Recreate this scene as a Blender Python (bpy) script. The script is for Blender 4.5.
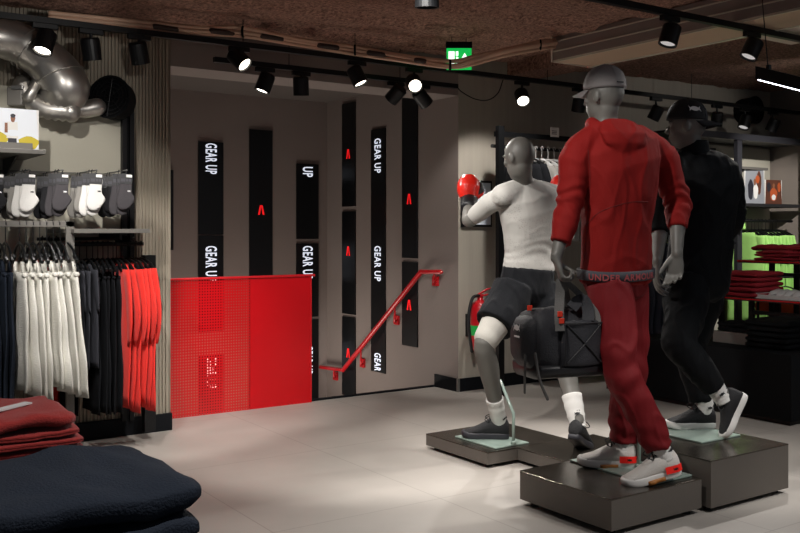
import bpy, bmesh, math, random
from mathutils import Vector as V, Matrix, noise
random.seed(7)
C = bpy.context.scene.collection
for o in list(bpy.data.objects): bpy.data.objects.remove(o)
PI = math.pi
# ------------------------------------------------------------------ camera
H = 1.306                                   # eye height
AX = math.radians(55.62)                    # angle between the view axis and the room's X axis
F = V((math.cos(AX), math.sin(AX), 0)); R = V((math.sin(AX), -math.cos(AX), 0)); UP = V((0,0,1))
FL = 924.0; U0 = 400.0; V0 = 230.0
cam = bpy.data.cameras.new('camera'); co = bpy.data.objects.new('camera', cam); C.objects.link(co)
cam.sensor_width = 36; cam.lens = FL/800*36; cam.shift_y = -(266.5-V0)/800; cam.clip_start = .05
co.location = (0,0,H); co.rotation_euler = (PI/2, 0, AX-PI/2)
bpy.context.scene.camera = co
# ------------------------------------------------------------------ world and exposure
sc = bpy.context.scene
w = bpy.data.worlds.new('world'); sc.world = w; w.use_nodes = True
bg = w.node_tree.nodes['Background']; bg.inputs[0].default_value = (.80,.86,1,1); bg.inputs[1].default_value = .075
sc.view_settings.view_transform = 'Standard'; sc.view_settings.look = 'None'; sc.view_settings.gamma = 1
sc.view_settings.use_curve_mapping = False; sc.view_settings.exposure = 0
def P(u, v, d): return V((0,0,H)) + F*d + R*((u-U0)/FL*d) + UP*((V0-v)/FL*d)
def G(u, v, z=0): return P(u, v, FL*(H-z)/(v-V0))
def WY(u, v, y):
    k = (u-U0)/FL; return P(u, v, y/(F.y + R.y*k))
def WX(u, v, x):
    k = (u-U0)/FL; return P(u, v, x/(F.x + R.x*k))
def lamp_light(name, pos, target, e, ang=40, blend=.5, col=(1,.955,.905), size=.03, parent=None):
    l = bpy.data.lights.new(name, 'SPOT'); l.energy = e; l.spot_size = math.radians(ang); l.spot_blend = blend
    l.color = col; l.shadow_soft_size = size
    o = bpy.data.objects.new(name, l); C.objects.link(o); o.location = pos
    o.rotation_euler = (V(target)-V(pos)).to_track_quat('-Z','Y').to_euler()
    return o
# added spots without fixtures, each aimed at a part to brighten
LIGHTS = [ # pos, target, energy, angle
 ((2.0,3.0,2.62),(3.3,5.2,0),58,60),      # middle of the floor
 ((.5,3.5,2.6),(1.25,5.5,1.35),50,44),    # hanging clothes on the left
 ((1.0,3.6,2.6),(1.85,5.4,.9),42,38),     # red tops
 ((.9,1.0,2.6),(.4,1.9,.9),20,50),        # folded stacks
 ((1.9,4.2,2.62),(3.6,3.95,1.3),22,42),   # boxer from the left
 ((5.85,3.75,2.55),(3.2,3.7,0),34,56),
 ((1.6,2.6,2.62),(2.0,4.3,0),33,60),      # floor, left      # floor, from the right
 ((1.7,2.6,2.62),(3.25,3.0,1.3),24,38),  # red mannequin from the left
 ((4.5,2.5,2.5),(3.3,3.0,1.45),7,44),   # red mannequin from behind
 ((3.4,.8,2.62),(3.4,2.4,.1),34,46),      # plinths
 ((5.0,1.6,2.62),(5.2,2.6,0),26,60),      # floor at right
 ((6.9,3.6,2.62),(8.1,5.5,1.4),60,44),    # green shirts
 ((2.9,4.6,2.62),(2.9,6.17,.5),17,46),    # red balustrade
 ((4.35,4.95,2.5),(5.0,5.88,1.15),17,62),
 ((7.2,4.0,2.62),(7.3,5.85,1.9),3,80),    # wall behind the boxer
 ((5.5,3.0,2.62),(6.9,4.2,.85),13,46),
 ((1.5,4.0,2.3),(1.25,5.3,2.15),4,60),     # duct     # display tables
]
for i,(p,t,e,a) in enumerate(LIGHTS): lamp_light('spot_light', p, t, e*4.6, a)
for e,loc,sz in ((17,(1.6,1.2,2.66),2.6),(16,(5.0,.8,2.6),1.6)):  # cool soft fill, added to stand for the unseen rest of the shop
    al = bpy.data.lights.new('fill_light','AREA'); al.energy=e; al.size=sz; al.color=(.78,.88,1)
    ao = bpy.data.objects.new('fill_light', al); C.objects.link(ao); ao.location=loc
al = bpy.data.lights.new('stair_light','AREA'); al.energy=30; al.size=1.2; al.color=(1,.9,.8)
ao = bpy.data.objects.new('stair_light', al); C.objects.link(ao); ao.location=(3.4,7.2,-.55); ao.rotation_euler=(PI,0,0)
# ------------------------------------------------------------------ materials
def lin(h):
    h = h.lstrip('#'); r = []
    for i in (0,2,4):
        c = int(h[i:i+2],16)/255; r.append(c/12.92 if c<=.04045 else ((c+.055)/1.055)**2.4)
    return (*r,1)
def N(m, t, **k):
    n = m.node_tree.nodes.new(t)
    for a,b in k.items(): setattr(n,a,b)
    return n
def mat(name, col, rough=.6, metal=0, bump=0, scale=200, var=0, vscale=6, emit=0, sheen=0, stretch=None, coat=0, spec=None):
    m = bpy.data.materials.new(name); m.use_nodes = True
    b = m.node_tree.nodes['Principled BSDF']; L = m.node_tree.links
    c = lin(col); b.inputs['Base Color'].default_value = c
    b.inputs['Roughness'].default_value = rough; b.inputs['Metallic'].default_value = metal
    if spec is not None: b.inputs['Specular IOR Level'].default_value = spec
    if sheen: b.inputs['Sheen Weight'].default_value = sheen
    if coat: b.inputs['Coat Weight'].default_value = coat
    if emit:
        b.inputs['Emission Color'].default_value = c; b.inputs['Emission Strength'].default_value = emit
    tc = N(m,'ShaderNodeTexCoord'); mp = N(m,'ShaderNodeMapping'); L.new(tc.outputs['Object'], mp.inputs[0])
    if stretch: mp.inputs['Scale'].default_value = stretch
    if bump:
        n = N(m,'ShaderNodeTexNoise'); n.inputs['Scale'].default_value = scale; n.inputs['Detail'].default_value = 3
        L.new(mp.outputs[0], n.inputs['Vector'])
        bp = N(m,'ShaderNodeBump'); bp.inputs['Strength'].default_value = bump; bp.inputs['Distance'].default_value = .01
        L.new(n.outputs[0], bp.inputs['Height']); L.new(bp.outputs[0], b.inputs['Normal'])
    if var:
        n = N(m,'ShaderNodeTexNoise'); n.inputs['Scale'].default_value = vscale; n.inputs['Detail'].default_value = 5
        L.new(mp.outputs[0], n.inputs['Vector'])
        mr = N(m,'ShaderNodeMapRange'); mr.inputs[1].default_value=.3; mr.inputs[2].default_value=.7
        mr.inputs[3].default_value = 1-var; mr.inputs[4].default_value = 1+var; L.new(n.outputs[0], mr.inputs[0])
        mx = N(m,'ShaderNodeVectorMath', operation='SCALE'); mx.inputs[0].default_value = c[:3]
        L.new(mr.outputs[0], mx.inputs['Scale']); L.new(mx.outputs[0], b.inputs['Base Color'])
    return m
M = dict(
 skin=mat('mannequin_grey','#65635e',.5,bump=.05,scale=300),
 red=mat('red_jersey','#82120f',.8,bump=.25,scale=260,spec=.25,var=.06),
 redpants=mat('red_woven','#680a11',.72,bump=.2,scale=240,spec=.25,var=.06),
 band=mat('hem_band_grey','#45444a',.8,bump=.3,scale=300),
 bandtext=mat('band_lettering_red','#a04548',.7),
 blackfab=mat('black_fabric','#090b10',.85,bump=.3,scale=220,spec=.25),
 blackjk=mat('black_jacket','#05070a',.8,bump=.25,scale=200,spec=.2),
 navy=mat('navy_fabric','#232a36',.85,bump=.35,scale=250,spec=.2,var=.1,vscale=12),
 greyfab=mat('charcoal_fabric','#33343a',.85,bump=.3,scale=250,spec=.2),
 white=mat('white_fabric','#b8b5ad',.85,bump=.3,scale=260,var=.04),
 whitetop=mat('white_training_fabric','#d4d2ca',.85,bump=.5,scale=120,var=.06),
 sockw=mat('white_sock','#dedcd8',.9,bump=.5,scale=300),
 sockg=mat('grey_sock','#413e41',.9,bump=.5,scale=300),
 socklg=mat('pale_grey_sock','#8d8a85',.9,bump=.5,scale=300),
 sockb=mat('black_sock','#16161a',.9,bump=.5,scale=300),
 redtop=mat('bright_red_fabric','#e0281c',.8,bump=.3,scale=250,sheen=.1,var=.06),
 stackred=mat('folded_red_fabric','#9c2622',.85,bump=.4,scale=260,sheen=.2,var=.06),
 maroon=mat('folded_maroon_fabric','#8e1220',.85,bump=.4,scale=160),
 green=mat('lime_fabric','#a9e07a',.8,bump=.3,scale=160,var=.05),
 orange=mat('orange_fabric','#d0561e',.8,bump=.3,scale=160),
 blackmetal=mat('black_metal','#0d0e10',.45,.3),
 matblack=mat('matt_black','#06080b',.8,spec=.2),
 plinthtop=mat('plinth_top','#5b544c',.24,.85,bump=.03,scale=60,var=.25,vscale=7),
 plinthside=mat('plinth_side','#625c56',.45,.25,bump=.05,scale=80),
 plinthdark=mat('plinth_side_dark','#35353a',.45,.3),
 steel=mat('brushed_steel','#9a9a97',.35,.9,bump=.05,scale=80,stretch=(1,1,20)),
 duct=mat('galvanised_duct','#b3b0ab',.36,.88,bump=.04,scale=12,var=.12,vscale=9),
 frost=mat('glass_base_frosted','#8fa097',.25,.0,spec=.6),
 greyshelf=mat('grey_shelf','#6e6b66',.5,.2),
 darkshelf=mat('dark_shelf','#2a2a2c',.5,.2),
 redglove=mat('red_leather','#e0261a',.32,bump=.2,scale=40,coat=.3),
 blackleather=mat('black_leather','#17171a',.4,bump=.2,scale=60),
 redpaint=mat('red_paint','#c1121c',.35,coat=.3),
 card=mat('white_card','#e4e2de',.6), cardk=mat('black_card','#17171a',.5),
 gum=mat('gum_sole','#a86b2c',.5), shoew=mat('white_knit','#cfcac4',.75,bump=.5,scale=200),
 solew=mat('white_sole','#d8d6d2',.5), shoeb=mat('black_knit','#101014',.7,bump=.5,scale=200), soleb=mat('black_sole','#1d1d21',.55),
 soleg=mat('grey_black_sole','#2e2e34',.5),
 patch=mat('red_heel_patch','#ff2116',.5), cap=mat('grey_twill','#8b8685',.8,bump=.3,scale=300), capk=mat('black_twill','#0c0d11',.8,bump=.3,scale=300),
 logo=mat('white_print','#dcdcdc',.6), logog=mat('grey_print','#5c5a5e',.6), logok=mat('black_print','#111114',.6),
 bag=mat('black_nylon','#25252a',.65,bump=.3,scale=130), bagbase=mat('black_coated_nylon','#1f1f22',.42,bump=.1,scale=60),
 strap=mat('dark_grey_webbing','#5c5a58',.7,bump=.4,scale=300), tagred=mat('orange_red_tab','#e0381e',.6),
 cable=mat('beige_conduit','#d2ad93',.6,bump=.2,scale=30,var=.15), tape=mat('brown_tape','#3c2c26',.7),
 ledwhite=mat('led_white','#dfe6f5',.5,emit=.85), ledred=mat('led_red','#e8181c',.5,emit=.8), screen=mat('led_panel','#05090d',.35),
 lampon=mat('lamp_lens_lit','#fff4e2',.4,emit=9), lampoff=mat('lamp_lens_dark','#3a4440',.3), lampdim=mat('lamp_lens_dim','#b9b6b4',.4,emit=.8), tubelight=mat('tube_light','#f2f6ff',.4,emit=7),
 signgreen=mat('exit_green','#12b84e',.5,emit=.9), signwhite=mat('exit_white','#eefcf2',.5,emit=1.4),
 acside=mat('ac_sheet','#8a807b',.5,.4,var=.05), acgrille=mat('ac_grille','#c0a68d',.6,bump=.2,scale=80), actrim=mat('ac_trim','#c9c4b4',.35,.3),
 pale=mat('pale_duct','#cfc0b2',.6),
 extred=mat('extinguisher_red','#c01420',.3,coat=.4), rubber=mat('black_rubber','#121214',.6),
 plastic=mat('clear_plastic','#b9b7b6',.25,.0,spec=.7),
)
# wall paints
def wallmat(name, col, bump=.1, sc_=40): return mat(name, col, .85, bump=bump, scale=sc_, var=.04, vscale=1.5)
M['wall']=wallmat('warm_grey_wall','#8d837b'); M['wallribs']=wallmat('ribbed_wall','#9a9182'); M['wallpale']=wallmat('pale_wall_panel','#b9b5a6'); M['stairwall']=wallmat('stair_wall','#867c77')
M['skirt']=mat('black_skirting','#0a0d12',.7,spec=.2)
# wood-slat look for the wall behind the boxer: fine vertical lines
M['wallboard']=mat('pale_boarded_wall','#a39c90',.8,bump=.25,scale=30,stretch=(6,6,.15),var=.06,vscale=3)
# floor tiles
def floor_mat():
    m = mat('floor_tiles','#b5afa8',.5,bump=.03,scale=60); b = m.node_tree.nodes['Principled BSDF']; L=m.node_tree.links
    tc = N(m,'ShaderNodeTexCoord'); mp = N(m,'ShaderNodeMapping'); mp.inputs['Rotation'].default_value=(0,0,0); L.new(tc.outputs['Object'],mp.inputs[0])
    br = N(m,'ShaderNodeTexBrick'); br.offset=0; br.inputs['Scale'].default_value=1; br.inputs['Brick Width'].default_value=.9; br.inputs['Row Height'].default_value=1.2
    br.inputs['Mortar Size'].default_value=.0035; br.inputs['Mortar Smooth'].default_value=.3
    br.inputs['Color1'].default_value=lin('#a6a099'); br.inputs['Color2'].default_value=lin('#a29c95'); br.inputs['Mortar'].default_value=lin('#8f8982')
    L.new(mp.outputs[0],br.inputs[0])
    n=N(m,'ShaderNodeTexNoise'); n.inputs['Scale'].default_value=2.5; n.inputs['Detail'].default_value=6; L.new(mp.outputs[0],n.inputs[0])
    mr=N(m,'ShaderNodeMapRange'); mr.inputs[1].default_value=.3; mr.inputs[2].default_value=.7; mr.inputs[3].default_value=.93; mr.inputs[4].default_value=1.06; L.new(n.outputs[0],mr.inputs[0])
    mx=N(m,'ShaderNodeVectorMath',operation='SCALE'); L.new(br.outputs[0],mx.inputs[0]); L.new(mr.outputs[0],mx.inputs['Scale']); L.new(mx.outputs[0],b.inputs['Base Color'])
    return m
M['floor']=floor_mat()
def ceil_mat():
    m = mat('sprayed_insulation','#8a6050',.95,var=.0); b=m.node_tree.nodes['Principled BSDF']; L=m.node_tree.links
    tc=N(m,'ShaderNodeTexCoord')
    n=N(m,'ShaderNodeTexNoise'); n.inputs['Scale'].default_value=45; n.inputs['Detail'].default_value=6; n.inputs['Roughness'].default_value=.75; L.new(tc.outputs['Object'],n.inputs[0])
    cr=N(m,'ShaderNodeValToRGB'); cr.color_ramp.elements[0].position=.36; cr.color_ramp.elements[0].color=lin('#65443a'); cr.color_ramp.elements[1].position=.66; cr.color_ramp.elements[1].color=lin('#dfae97')
    L.new(n.outputs[0],cr.inputs[0]); L.new(cr.outputs[0],b.inputs['Base Color'])
    bp=N(m,'ShaderNodeBump'); bp.inputs['Strength'].default_value=1; bp.inputs['Distance'].default_value=.04; L.new(n.outputs[0],bp.inputs['Height']); L.new(bp.outputs[0],b.inputs['Normal'])
    return m
M['ceiling']=ceil_mat()
def perf_mat(name, hole):
    # red powder coated sheet, punched with a grid of round holes
    m = bpy.data.materials.new(name); m.use_nodes=True; L=m.node_tree.links
    b=m.node_tree.nodes['Principled BSDF']; b.inputs['Base Color'].default_value=lin('#cc0f19'); b.inputs['Roughness'].default_value=.28
    out=m.node_tree.nodes['Material Output']
    tc=N(m,'ShaderNodeTexCoord'); sx=N(m,'ShaderNodeSeparateXYZ'); L.new(tc.outputs['Object'],sx.inputs[0])
    def frac(sock, s, off=None):
        a=N(m,'ShaderNodeMath',operation='MULTIPLY'); a.inputs[1].default_value=s; L.new(sock,a.inputs[0])
        f=N(m,'ShaderNodeMath',operation='FRACT'); L.new(a.outputs[0],f.inputs[0])
        d=N(m,'ShaderNodeMath',operation='SUBTRACT'); d.inputs[1].default_value=.5; L.new(f.outputs[0],d.inputs[0])
        q=N(m,'ShaderNodeMath',operation='MULTIPLY'); L.new(d.outputs[0],q.inputs[0]); L.new(d.outputs[0],q.inputs[1]); return q
    a=frac(sx.outputs['X'],50); c=frac(sx.outputs['Z'],50)
    ad=N(m,'ShaderNodeMath',operation='ADD'); L.new(a.outputs[0],ad.inputs[0]); L.new(c.outputs[0],ad.inputs[1])
    lt=N(m,'ShaderNodeMath',operation='LESS_THAN'); lt.inputs[1].default_value=hole; L.new(ad.outputs[0],lt.inputs[0])
    tr=N(m,'ShaderNodeBsdfTransparent'); tr.inputs[0].default_value=(1,.8,.75,1)
    tr2=N(m,'ShaderNodeBsdfTransparent'); tr2.inputs[0].default_value=lin('#e8202a')
    mA=N(m,'ShaderNodeMixShader'); mA.inputs[0].default_value=.22; L.new(b.outputs[0],mA.inputs[1]); L.new(tr2.outputs[0],mA.inputs[2])
    mB=N(m,'ShaderNodeMixShader'); L.new(lt.outputs[0],mB.inputs[0]); L.new(mA.outputs[0],mB.inputs[1]); L.new(tr.outputs[0],mB.inputs[2])
    L.new(mB.outputs[0],out.inputs[0]); return m
M['perf']=perf_mat('perforated_red_sheet',.07); M['redsheet']=perf_mat('red_tinted_sheet',.002)
# ------------------------------------------------------------------ mesh helpers
def setmat(o, m): o.data.materials.clear(); o.data.materials.append(m)
def obj(name, bm, m, parent=None, smooth=False):
    me = bpy.data.meshes.new(name); bmesh.ops.recalc_face_normals(bm, faces=bm.faces[:]); bm.to_mesh(me); bm.free()
    o = bpy.data.objects.new(name, me); C.objects.link(o); me.materials.append(m)
    if smooth:
        for p in me.polygons: p.use_smooth = True
    if parent: o.parent = parent; o.matrix_parent_inverse = parent_inv(parent)
    return o
def parent_inv(p):
    mw = Matrix.LocRotScale(p.location, p.rotation_euler, p.scale); q = p.parent
    if q and q.type=='EMPTY' and p.matrix_parent_inverse==Matrix(): mw = Matrix.LocRotScale(q.location,q.rotation_euler,q.scale) @ mw
    elif q: mw = Matrix()
    return mw.inverted()
def thing(name, label, cat, loc=(0,0,0), group=None, rz=0):
    o = bpy.data.objects.new(name, None); C.objects.link(o); o.location = loc; o.rotation_euler=(0,0,rz); o.empty_display_size=.05
    o['label']=label; o['category']=cat
    if group: o['group']=group
    return o
def tag(o, label, cat, group=None, kind=None):
    o['label']=label; o['category']=cat
    if group: o['group']=group
    if kind: o['kind']=kind
    return o
def struct(name, bm, m, smooth=False):
    o = obj(name, bm, m, None, smooth); o['kind']='structure'; return o
def copy_tree(o, parent=None):
    c = o.copy(); C.objects.link(c)
    if parent: c.parent = parent
    for ch in [x for x in bpy.data.objects if x.parent == o]: copy_tree(ch, c)
    return c
def B(): return bmesh.new()
def box(bm, lo, hi, bev=0):
    lo=V(lo); hi=V(hi); c=(lo+hi)/2; s=hi-lo
    t=bmesh.new(); bmesh.ops.create_cube(t,size=1,matrix=Matrix.Translation(c)@Matrix.Diagonal((*s,1)))
    if bev: bmesh.ops.bevel(t,geom=t.edges[:],offset=bev,segments=2,affect='EDGES',profile=.5)
    merge(bm,t); return bm
def merge(bm, t, mx=None):
    if mx is not None: bmesh.ops.transform(t, matrix=mx, verts=t.verts[:])
    me=bpy.data.meshes.new('t'); t.to_mesh(me); t.free(); bm.from_mesh(me); bpy.data.meshes.remove(me)
def obox(bm, c, ax, ay, az, bev=0):
    """box with centre c and half-extent vectors"""
    t=bmesh.new(); bmesh.ops.create_cube(t,size=2)
    ax,ay,az=V(ax),V(ay),V(az)
    if bev:
        L=(ax.length,ay.length,az.length)
        bmesh.ops.transform(t,matrix=Matrix.Diagonal((*L,1)),verts=t.verts[:])
        bmesh.ops.bevel(t,geom=t.edges[:],offset=bev,segments=2,affect='EDGES',profile=.5)
        ax,ay,az=ax.normalized(),ay.normalized(),az.normalized()
    mx=Matrix((( ax.x,ay.x,az.x,c[0]),(ax.y,ay.y,az.y,c[1]),(ax.z,ay.z,az.z,c[2]),(0,0,0,1)))
    merge(bm,t,mx); return bm
def rings_mesh(bm, rings, closed_ends=True):
    vs=[[bm.verts.new(p) for p in r] for r in rings]; n=len(rings[0])
    for a,b in zip(vs,vs[1:]):
        for i in range(n): bm.faces.new((a[i],a[(i+1)%n],b[(i+1)%n],b[i]))
    if closed_ends:
        bm.faces.new(vs[0][::-1]); bm.faces.new(vs[-1])
def loft(bm, rings, seg=24, pw=2.2):
    """rings: (centre, half-width vector, half-depth vector)"""
    out=[]
    for c,a,b in rings:
        c,a,b=V(c),V(a),V(b); r=[]
        for i in range(seg):
            t=2*PI*i/seg; x=math.copysign(abs(math.cos(t))**(2/pw),math.cos(t)); y=math.copysign(abs(math.sin(t))**(2/pw),math.sin(t))
            r.append(c+a*x+b*y)
        out.append(r)
    # shallow domes at both ends
    def dome(r, q):
        c=sum(r,V())/len(r); cq=sum(q,V())/len(q); n=(c-cq); n=n.normalized() if n.length>1e-6 else UP
        rad=sum((p-c).length for p in r)/len(r)
        return [c+(p-c)*.7+n*rad*.25 for p in r]
    out=[dome(out[0],out[1])]+out+[dome(out[-1],out[-2])]
    rings_mesh(bm,out)
def cat(p0,p1,p2,p3,t): return .5*((2*p1)+(p2-p0)*t+(2*p0-5*p1+4*p2-p3)*t*t+(3*p1-p0-3*p2+p3)*t**3)
def smoothpath(pts, rad, n=6):
    pts=[V(p) for p in pts]; P_=[2*pts[0]-pts[1]]+pts+[2*pts[-1]-pts[-2]]; R_=[rad[0]]+list(rad)+[rad[-1]]
    op=[];orr=[]
    for i in range(1,len(P_)-2):
        for k in range(n):
            t=k/n; op.append(cat(P_[i-1],P_[i],P_[i+1],P_[i+2],t)); orr.append(R_[i]+(R_[i+1]-R_[i])*(t*t*(3-2*t)))
    op.append(pts[-1]); orr.append(rad[-1]); return op,orr
def tube(bm, pts, rad, seg=12, sm=6, flat=None, ref=None, dome=True, caps=True):
    """tapered tube through pts; flat scales the cross-section along ref"""
    if not isinstance(rad,(list,tuple)): rad=[rad]*len(pts)
    if sm and len(pts)>2: pts,rad=smoothpath(pts,rad,sm)
    pts=[V(p) for p in pts]; rings=[]
    tan=[(pts[min(i+1,len(pts)-1)]-pts[max(i-1,0)]).normalized() for i in range(len(pts))]
    a=ref and (V(ref)-tan[0]*V(ref).dot(tan[0])).normalized()
    if not a: a=tan[0].orthogonal().normalized()
    for p,r,t in zip(pts,rad,tan):
        a=(a-t*a.dot(t)).normalized(); b=t.cross(a); fl=flat if flat else 1
        rings.append([p+a*math.cos(2*PI*i/seg)*r*fl+b*math.sin(2*PI*i/seg)*r for i in range(seg)])
    if dome:
        def dm(r,c,n,rd): return [[c+(q-c)*math.cos(k)+n*rd*math.sin(k) for q in r] for k in (1.2,.8,.4)]
        s=dm(rings[0],pts[0],-tan[0],rad[0]); e=dm(rings[-1],pts[-1],tan[-1],rad[-1])[::-1]
        rings=s+rings+e
    rings_mesh(bm,rings,caps)
def ball(bm, c, rx, ry=None, rz=None, axes=None, seg=20):
    ry=ry or rx; rz=rz or rx; t=bmesh.new(); bmesh.ops.create_uvsphere(t,u_segments=seg,v_segments=seg//2+2,radius=1)
    X,Y,Z=axes or (V((1,0,0)),V((0,1,0)),V((0,0,1))); X=X*rx;Y=Y*ry;Z=Z*rz
    merge(bm,t,Matrix(((X.x,Y.x,Z.x,c[0]),(X.y,Y.y,Z.y,c[1]),(X.z,Y.z,Z.z,c[2]),(0,0,0,1))))
def cyl(bm, p, q, r, r2=None, seg=20):
    p,q=V(p),V(q); t=(q-p).normalized(); a=t.orthogonal().normalized(); b=t.cross(a); r2=r if r2 is None else r2
    rings_mesh(bm,[[c+a*math.cos(2*PI*i/seg)*rr+b*math.sin(2*PI*i/seg)*rr for i in range(seg)] for c,rr in ((p,r),(q,r2))])
def torus(bm, c, n, R1, r, seg=28, s2=8, ax=None, k=1):
    n=V(n).normalized(); a=(V(ax)-n*V(ax).dot(n)).normalized() if ax is not None else n.orthogonal().normalized(); b=n.cross(a); c=V(c); rg=[]
    for i in range(seg):
        t=2*PI*i/seg; d=a*math.cos(t)+b*math.sin(t)*k; rg.append([c+d*R1+(d.normalized()*math.cos(2*PI*j/s2)+n*math.sin(2*PI*j/s2))*r for j in range(s2)])
    vs=[[bm.verts.new(p) for p in q] for q in rg]
    for i in range(seg):
        for j in range(s2): bm.faces.new((vs[i][j],vs[i][(j+1)%s2],vs[(i+1)%seg][(j+1)%s2],vs[(i+1)%seg][j]))
def fuse(name, bm, m, parent, vox=.006, smooth=6, disp=None):
    """unite overlapping closed shells into one continuous skin"""
    me=bpy.data.meshes.new(name); bmesh.ops.recalc_face_normals(bm,faces=bm.faces[:]); bm.to_mesh(me); bm.free()
    t=bpy.data.objects.new('t',me); C.objects.link(t)
    r=t.modifiers.new('r','REMESH'); r.mode='VOXEL'; r.voxel_size=vox; r.use_smooth_shade=True
    s=t.modifiers.new('s','SMOOTH'); s.factor=.5; s.iterations=smooth
    dg=bpy.context.evaluated_depsgraph_get(); dg.update(); n=bpy.data.meshes.new_from_object(t.evaluated_get(dg),depsgraph=dg)
    bpy.data.objects.remove(t); bpy.data.meshes.remove(me); n.name=name
    if disp:
        nn=[v.normal.copy() for v in n.vertices]
        for v,k in zip(n.vertices,nn): v.co = v.co + k*disp(v.co,k)
        n.update()
    for p in n.polygons: p.use_smooth=True
    n.materials.clear(); n.materials.append(m)
    o=bpy.data.objects.new(name,n); C.objects.link(o)
    if parent: o.parent=parent; o.matrix_parent_inverse=parent_inv(parent)
    return o
_fc={}
def text_mesh(s, bold=.02):
    cu=bpy.data.curves.new('t','FONT'); cu.body=s; cu.offset=bold; cu.size=1; cu.space_character=1.12; cu.resolution_u=3
    t=bpy.data.objects.new('t',cu); C.objects.link(t); dg=bpy.context.evaluated_depsgraph_get(); dg.update()
    n=bpy.data.meshes.new_from_object(t.evaluated_get(dg),depsgraph=dg); bpy.data.objects.remove(t)
    xs=[v.co.x for v in n.vertices]; ys=[v.co.y for v in n.vertices]; return n,min(xs),max(xs),min(ys),max(ys)
def lettering(name, s, c, dx, dy, length, height, m, parent, bold=.03, fn=None):
    """text centred on c, dx = reading direction, dy = letter-up direction"""
    n,x0,x1,y0,y1=text_mesh(s,bold); dx=V(dx).normalized(); dy=V(dy).normalized()
    for v in n.vertices:
        a=((v.co.x-x0)/(x1-x0)-.5)*length; b=((v.co.y-y0)/(y1-y0)-.5)*height
        v.co = fn(a,b) if fn else V(c)+dx*a+dy*b
    n.materials.clear(); n.materials.append(m); o=bpy.data.objects.new(name,n); C.objects.link(o)
    if parent: o.parent=parent; o.matrix_parent_inverse=parent_inv(parent)
    return o
def emblem_bm(bm, c, dx, dy, s, t=None):
    """the interlocking two-arc sports emblem: an upright and an inverted U crossing"""
    dx=V(dx).normalized(); dy=V(dy).normalized(); nn=dx.cross(dy); c=V(c)
    for sg in (1,-1):
        pts=[]
        for i in range(13):
            th=PI*i/12; x=-math.cos(th)*s*.5; y=sg*(math.sin(th)*s*.42-s*.42)+sg*s*.10
            pts.append((x*1.0,y,(.06+.09*math.sin(th))*s))
        for k in (0,1):
            vs=[]
            for i,(x,y,w_) in enumerate(pts):
                vs.append((bm.verts.new(c+dx*x+dy*(y+w_*sg)+nn*.0006*(1+sg)),bm.verts.new(c+dx*x+dy*(y-w_*sg)+nn*.0006*(1+sg))))
            for a,b in zip(vs,vs[1:]): bm.faces.new((a[0],b[0],b[1],a[1]))
            break
def emblem(c,dx,dy,s,m,parent,name='emblem'):
    bm=B(); emblem_bm(bm,c,dx,dy,s); return obj(name,bm,m,parent)
# ================================================================== the setting
YW=5.85; YS=5.89; XS=4.6; YB=8.01; ZC=2.74; XR=8.8; XL=2.18
struct('floor', box(B(),(-3,-2,-.12),(9.2,6.21,0)), M['floor'])
def ceiling():
    bm=B(); nx,ny=260,170; x0,x1,y0,y1=-2,9.2,-1,6.0; vs=[]
    for j in range(ny+1):
        row=[]
        for i in range(nx+1):
            x=x0+(x1-x0)*i/nx; y=y0+(y1-y0)*j/ny
            rib=(.035*max(0,math.sin(y*2*PI/.55))**1.5 if x<5.1 else .0)+.085-(x-2)*.017
            n=noise.noise(V((x*4,y*4,0)))*.012+noise.noise(V((x*12,y*12,3)))*.012+noise.noise(V((x*30,y*30,3)))*.006
            row.append(bm.verts.new((x,y,ZC-rib+n)))
        vs.append(row)
    for a,b in zip(vs,vs[1:]):
        for i in range(nx): bm.faces.new((a[i],a[i+1],b[i+1],b[i]))
    o=struct('ceiling',bm,M['ceiling'],True)
    m=o.modifiers.new('s','SOLIDIFY'); m.thickness=.12; m.offset=1
    return o
ceiling()
# beam with sprayed insulation crossing the ceiling
bm=B(); box(bm,(5.12,-1,2.60),(5.45,5.89,2.75)); struct('trim_1',bm,M['ceiling'])
# ribbed wall (corrugated sheet) on the left
def ribbed(x0,x1,y,z0,z1,pitch=.012,dep=.005):
    bm=B(); n=int((x1-x0)/pitch); pr=[]
    for i in range(n):
        x=x0+i*pitch
        pr+= [(x,y),(x+pitch*.45,y),(x+pitch*.55,y+dep),(x+pitch*.95,y+dep)]
    pr.append((x1,y)); pr+=[(x1,y+.25),(x0,y+.25)]
    a=[bm.verts.new((p[0],p[1],z0)) for p in pr]; b=[bm.verts.new((p[0],p[1],z1)) for p in pr]
    for i in range(len(pr)): j=(i+1)%len(pr); bm.faces.new((a[i],a[j],b[j],b[i]))
    bm.faces.new(b); return bm
struct('wall_left', ribbed(-3,XL,YW,0,ZC,.022,.011), M['wallribs'])
bm=B(); box(bm,(-3,YW-.02,1.0),(1.85,YW,2.16)); struct('trim_2',bm,M['wallpale'])
bm=B(); box(bm,(-3,YW-.03,0),(XL,YW,.11)); struct('baseboard_left',bm,M['skirt'])
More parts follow.
